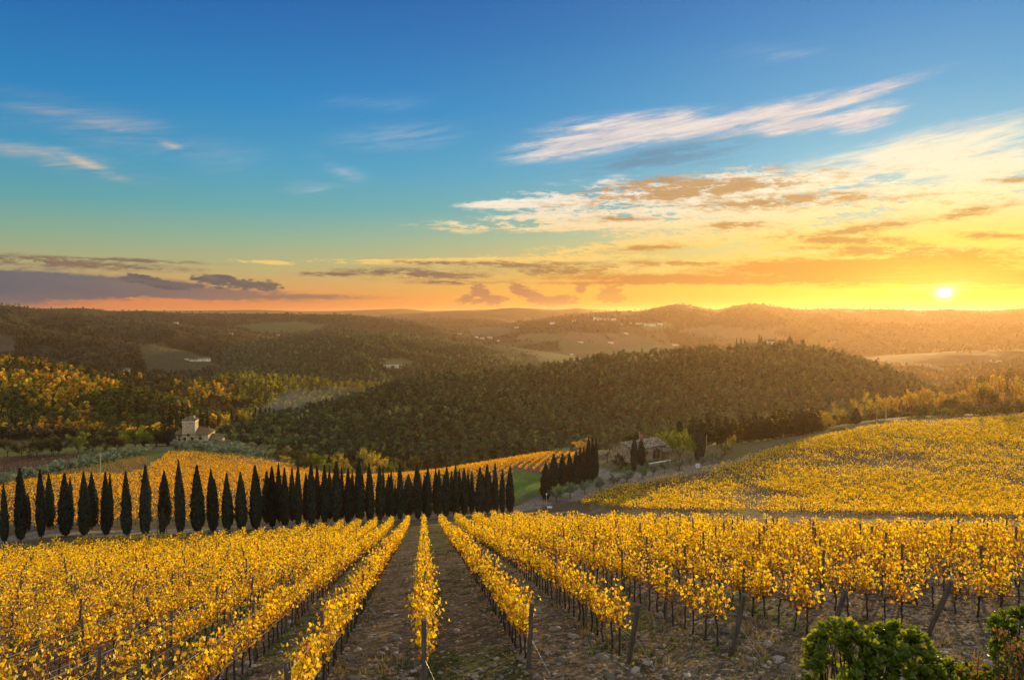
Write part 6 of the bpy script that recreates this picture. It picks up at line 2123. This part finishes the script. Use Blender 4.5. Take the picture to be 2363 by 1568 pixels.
def scatter_grass():
    rg = np.random.default_rng(72)
    g = Geo()
    n = 11000
    x, y = near_cells(rg, n, 13, 110, 0.8)
    c = x - ROW_A * y
    kk = np.floor(c / ROW_S)
    fr = c / ROW_S - kk
    ok = row_end_test(x, y)
    patch = fbm(x / 3.2, y / 5.5, 81, 3)
    under = (np.minimum(fr, 1 - fr) < 0.16)
    lush = np.where(np.mod(kk, 2) == 0, 0.48, 0.57)
    ok &= (patch > lush - 0.12 * under) | (rg.random(n) < 0.06)
    x, y = x[ok], y[ok]; n = len(x)
    z = H(x, y)
    dry = (fbm(x / 2.3, y / 2.3, 83, 2) + rg.uniform(-.25, .25, n)) > 0.58
    nb = 9
    bx = np.repeat(x, nb) + rg.normal(0, 0.09, n * nb); by = np.repeat(y, nb) + rg.normal(0, 0.09, n * nb)
    bz = np.repeat(z, nb)
    hh = np.repeat(np.where(dry, rg.uniform(0.10, 0.26, n), rg.uniform(0.05, 0.14, n)), nb) * rg.uniform(0.6, 1.3, n * nb)
    wd_ = 0.012 + 0.00045 * by
    a = rg.uniform(0, 6.28, n * nb)
    lean = rg.uniform(0.1, 0.8, n * nb) * hh
    la = rg.uniform(0, 6.28, n * nb)
    p0 = np.stack([bx - np.cos(a) * wd_, by - np.sin(a) * wd_, bz - .02], 1); p1 = np.stack([bx + np.cos(a) * wd_, by + np.sin(a) * wd_, bz - .02], 1)
    p2 = np.stack([bx + np.cos(la) * lean, by + np.sin(la) * lean, bz + hh], 1)
    V = np.stack([p0, p1, p2], 1).reshape(-1, 3)
    col = np.where(np.repeat(dry, nb)[:, None], tints(rg, n * nb, [(0.26, 0.20, 0.10), (0.20, 0.15, 0.07)]), tints(rg, n * nb, [(0.075, 0.105, 0.022), (0.10, 0.125, 0.03), (0.05, 0.075, 0.018)]))
    g.add(V, np.arange(len(V)).reshape(-1, 3), col)
    o = obj('grass', g, M['grass_blade']); tag(o, 'patchy green and dry grass growing between the front vine rows', 'grass', None, 'stuff')


M['grass_blade'] = leaf_mat('grass_blade', 0.35)
scatter_grass()


def scatter_leaves():
    rg = np.random.default_rng(73)
    n = 9000
    x, y = near_cells(rg, n, 13, 90, 0.8)
    c = x - ROW_A * y
    kk = np.round(c / ROW_S)
    x = ROW_A * y + kk * ROW_S + rg.normal(0, 0.55, n)
    ok = row_end_test(x, y) & (y > np.where(kk < 0, 13, 19))
    x, y = x[ok], y[ok]; n = len(x); z = H(x, y)
    C = np.stack([x, y, z + rg.uniform(0.015, 0.06, n)], 1)
    V, Fc = leaves(rg, C, rg.uniform(0.07, 0.13, n), np.tile((0, 0, 1.0), (n, 1)), 0.45, LEAF7)
    g = Geo(); g.add(V, Fc, tints(rg, n, [(0.30, 0.16, 0.05), (0.46, 0.27, 0.04), (0.18, 0.09, 0.04), (0.55, 0.36, 0.03)], [3, 2, 3, 1]))
    o = obj('fallen_leaves', g, M['vine_leaf']); tag(o, 'fallen yellow and brown vine leaves scattered under the front rows', 'leaves', None, 'stuff')


scatter_leaves()


# ================================================================== shrubs at the lower right corner
def rosette_shrub(seed, base, lobes, nros, leaf, pal, nst=16):
    """stems from the base to whorls of broad leaves on the lobes' surface; all relative to the base"""
    rg = np.random.default_rng(seed)
    st, lf = Geo(), Geo()
    base = np.asarray(base)
    allV = []
    for (c, r, wgt) in lobes:
        c = np.asarray(c) - base; r = np.asarray(r)
        k = int(nros * wgt)
        q = unit(rg.normal(size=(k, 3)))
        q[:, 2] = np.where(q[:, 2] < -0.35, -q[:, 2], q[:, 2])
        P = c + q * r * rg.uniform(0.62, 1.03, (k, 1)) ** 0.7
        for p, d in zip(P, q):
            ax = unit(d * (0.8, 0.8, 0.5) + (0, 0, 0.75) + rg.normal(0, .22, 3))
            s = rg.uniform(0.8, 1.2)
            nl = rg.integers(8, 12)
            t1 = unit(np.cross(ax, (0.3, 0.9, 0.1))); t2 = np.cross(ax, t1)
            a = np.arange(nl) * 2.4 + rg.uniform(0, 6)
            open_ = np.linspace(0.25, 1.1, nl)
            dr = np.cos(a)[:, None] * t1 + np.sin(a)[:, None] * t2
            up = unit(dr * np.sin(open_)[:, None] + ax * np.cos(open_)[:, None])
            nr = unit(ax * np.sin(open_)[:, None] - dr * np.cos(open_)[:, None] + rg.normal(0, .12, (nl, 3)))
            C = p + up * leaf * 0.5 * s
            B = np.cross(nr, up)
            sz = leaf * 0.5 * s * rg.uniform(0.8, 1.12, nl)
            sh = LEAFO
            fold = np.abs(sh[:, 0]) * 0.28 - 0.12 * sh[:, 1] ** 2
            V = C[:, None] + sz[:, None, None] * (sh[None, :, :1] * B[:, None] * 0.95 + sh[None, :, 1:2] * up[:, None] + fold[None, :, None] * nr[:, None])
            m = len(sh)
            lf.add(V.reshape(-1, 3), np.arange(nl * m).reshape(nl, m), tints(rg, nl, pal, None, 0.15))
            if rg.random() < 0.3:
                mid = p * 0.6 + rg.normal(0, .06, 3) * (1, 1, .4)
                mid[2] = p[2] * 0.62
                geo_tube(st, np.array([p - ax * 0.0, p - ax * 0.14, mid, mid * (0.45, 0.45, 0.5)]), [0.004, 0.006, 0.011, 0.016], 5)
    for _ in range(nst):
        c, r, _w = lobes[rg.integers(len(lobes))]
        tgt = np.asarray(c) - base + rg.normal(0, .25, 3)
        a = rg.normal(0, 0.08, 2)
        t = np.linspace(0, 1, 6)[:, None]
        q = np.array((a[0], a[1], -0.1)) * (1 - t) + tgt * t + np.sin(t * 3.1) * rg.normal(0, .07, 3)
        geo_tube(st, q, np.linspace(0.028, 0.008, 6), 6)
    return st, lf


PAL_SHRUB = [(0.066, 0.11, 0.012), (0.095, 0.14, 0.014), (0.045, 0.08, 0.010), (0.14, 0.17, 0.016)]
bx_, by_ = 3.62, 8.1
bz_ = float(H(bx_, by_)[0])
st, lf = rosette_shrub(81, (bx_, by_, bz_), [((3.42, 8.1, -3.74), (0.42, 0.45, 0.52), 0.36), ((3.98, 8.15, -3.76), (0.40, 0.45, 0.50), 0.34), ((4.50, 8.1, -4.08), (0.36, 0.4, 0.48), 0.24), ((4.85, 8.0, -4.2), (0.34, 0.4, 0.5), 0.2), ((3.16, 8.0, -4.2), (0.30, 0.4, 0.42), 0.14), ((3.75, 8.0, -4.6), (0.80, 0.5, 0.8), 0.4)], 400, 0.105, PAL_SHRUB, 10)
t = thing('evergreen_shrub', 'glossy green rounded shrub with whorled leaves at the lower right', 'shrub', (bx_, by_, bz_))
obj('stems', st, M['bark'], t, True).name = 'stem'
obj('foliage', lf, M['shrub_leaf'], t)
bx_, by_ = 5.15, 7.6
bz_ = float(H(bx_, by_)[0])
st, lf = rosette_shrub(82, (bx_, by_, bz_), [((5.16, 7.6, -3.40), (0.52, 0.45, 0.58), 0.6), ((4.80, 7.6, -4.0), (0.42, 0.4, 0.5), 0.3), ((5.1, 7.6, -4.4), (0.6, 0.5, 0.8), 0.3)], 330, 0.092, [(0.065, 0.11, 0.012), (0.09, 0.14, 0.014), (0.045, 0.08, 0.012)], 10)
t = thing('evergreen_shrub', 'darker green shrub cut off by the right edge of the picture', 'shrub', (bx_, by_, bz_))
obj('stem', st, M['bark'], t, True)
obj('foliage', lf, M['shrub_leaf'], t)


def berry_shrub():
    rg = np.random.default_rng(91)
    bx, by = 4.42, 6.9
    bz = float(H(bx, by)[0])
    t = thing('berry_bush', 'thorny bush with clusters of orange berries before the dark shrub', 'shrub', (bx, by, bz))
    st, be, lf = Geo(), Geo(), Geo()
    for i in range(26):
        top = np.array((rg.uniform(-0.32, 0.42), rg.normal(0, .2), -bz - rg.uniform(2.72, 3.5)))
        q = np.linspace(0, 1, 8)[:, None]
        c = np.array((0, 0, -.1)) * (1 - q) + top * q + np.sin(q * 3.1) * rg.normal(0, .12, 3)
        geo_tube(st, c, np.linspace(0.016, 0.004, 8), 5)
        for s in rg.uniform(0.55, 1.0, 34):
            p = np.array([np.interp(s, q[:, 0], c[:, j]) for j in range(3)]) + rg.normal(0, .05, 3)
            if rg.random() < 0.42:
                n = 6
                Pq = p + rg.normal(0, .02, (n, 3))
                V = (Pq[:, None] + ICO[None] * 0.0095).reshape(-1, 3)
                be.add(V, (np.arange(n)[:, None, None] * 12 + ICOF[None]).reshape(-1, 3), tints(rg, 1, [(0.50, 0.12, 0.012), (0.60, 0.20, 0.015)])[0])
            V, Fc = leaves(rg, p + rg.normal(0, .03, (3, 3)), 0.04, None, 1, LEAFO)
            lf.add(V, Fc, tints(rg, 3, [(0.05, 0.075, 0.015), (0.16, 0.09, 0.02), (0.09, 0.09, 0.02)]))
    obj('stem', st, M['bark'], t, True); obj('berries', be, M['berry'], t).name = 'berry_cluster'; obj('foliage', lf, M['shrub_leaf'], t)


M['berry'] = leaf_mat('berry', 0.25, 0.06)
berry_shrub()

# ================================================================== haze
def build_haze():
    g = Geo()
    me = bpy.data.meshes.new('haze')
    q, f = box(24000, 14500, 200, 0, 6800, -150)
    me.from_pydata([tuple(p) for p in q], [], f)
    m = bpy.data.materials.new('haze')
    m.use_nodes = True
    nt = m.node_tree; nt.nodes.clear()
    out = nt.nodes.new('ShaderNodeOutputMaterial')
    pv = nt.nodes.new('ShaderNodeVolumePrincipled')
    pv.inputs['Color'].default_value = (0.90, 0.58, 0.33, 1)
    pv.inputs['Density'].default_value = HAZE_DENS
    pv.inputs['Anisotropy'].default_value = HAZE_G
    nt.links.new(pv.outputs[0], out.inputs['Volume'])
    me.materials.append(m)
    o = link(bpy.data.objects.new('haze', me))
    tag(o, 'thin warm evening haze filling the whole valley', 'haze', None, 'stuff')




def build_smoke():
    """thin blue garden smoke lying in the hollow behind the tower house"""
    rg = np.random.default_rng(5)
    V, Fc = [], []
    n1, n2 = 18, 12
    for i in range(n2 + 1):
        t = math.pi * i / n2
        for j in range(n1):
            a = 2 * math.pi * j / n1
            k = 1 + 0.18 * math.sin(3 * a + 1) + 0.12 * math.sin(5 * t + 2 * a)
            V.append((48 * math.sin(t) * math.cos(a) * k, 45 * math.sin(t) * math.sin(a) * k, 13 * math.cos(t) * k + 0.16 * 48 * math.sin(t) * math.cos(a)))
    for i in range(n2):
        for j in range(n1):
            Fc.append((i * n1 + j, (i + 1) * n1 + j, (i + 1) * n1 + (j + 1) % n1, i * n1 + (j + 1) % n1))
    me = bpy.data.meshes.new('smoke'); me.from_pydata(V, [], Fc)
    m = bpy.data.materials.new('smoke'); m.use_nodes = True
    nt = m.node_tree; nt.nodes.clear()
    out = nt.nodes.new('ShaderNodeOutputMaterial'); pv = nt.nodes.new('ShaderNodeVolumePrincipled')
    pv.inputs['Color'].default_value = (0.75, 0.86, 0.92, 1); pv.inputs['Density'].default_value = 0.0013
    nt.links.new(pv.outputs[0], out.inputs['Volume'])
    me.materials.append(m)
    p = pix(705 * G, 925 * G, 690)
    o = link(bpy.data.objects.new('smoke', me)); o.location = (p[0], p[1], p[2] - 2)
    tag(o, 'pale blue smoke drifting in the hollow behind the tower house', 'smoke', None, 'stuff')


build_smoke()
HAZE_DENS = 5.6e-5
HAZE_G = 0.65
build_haze()
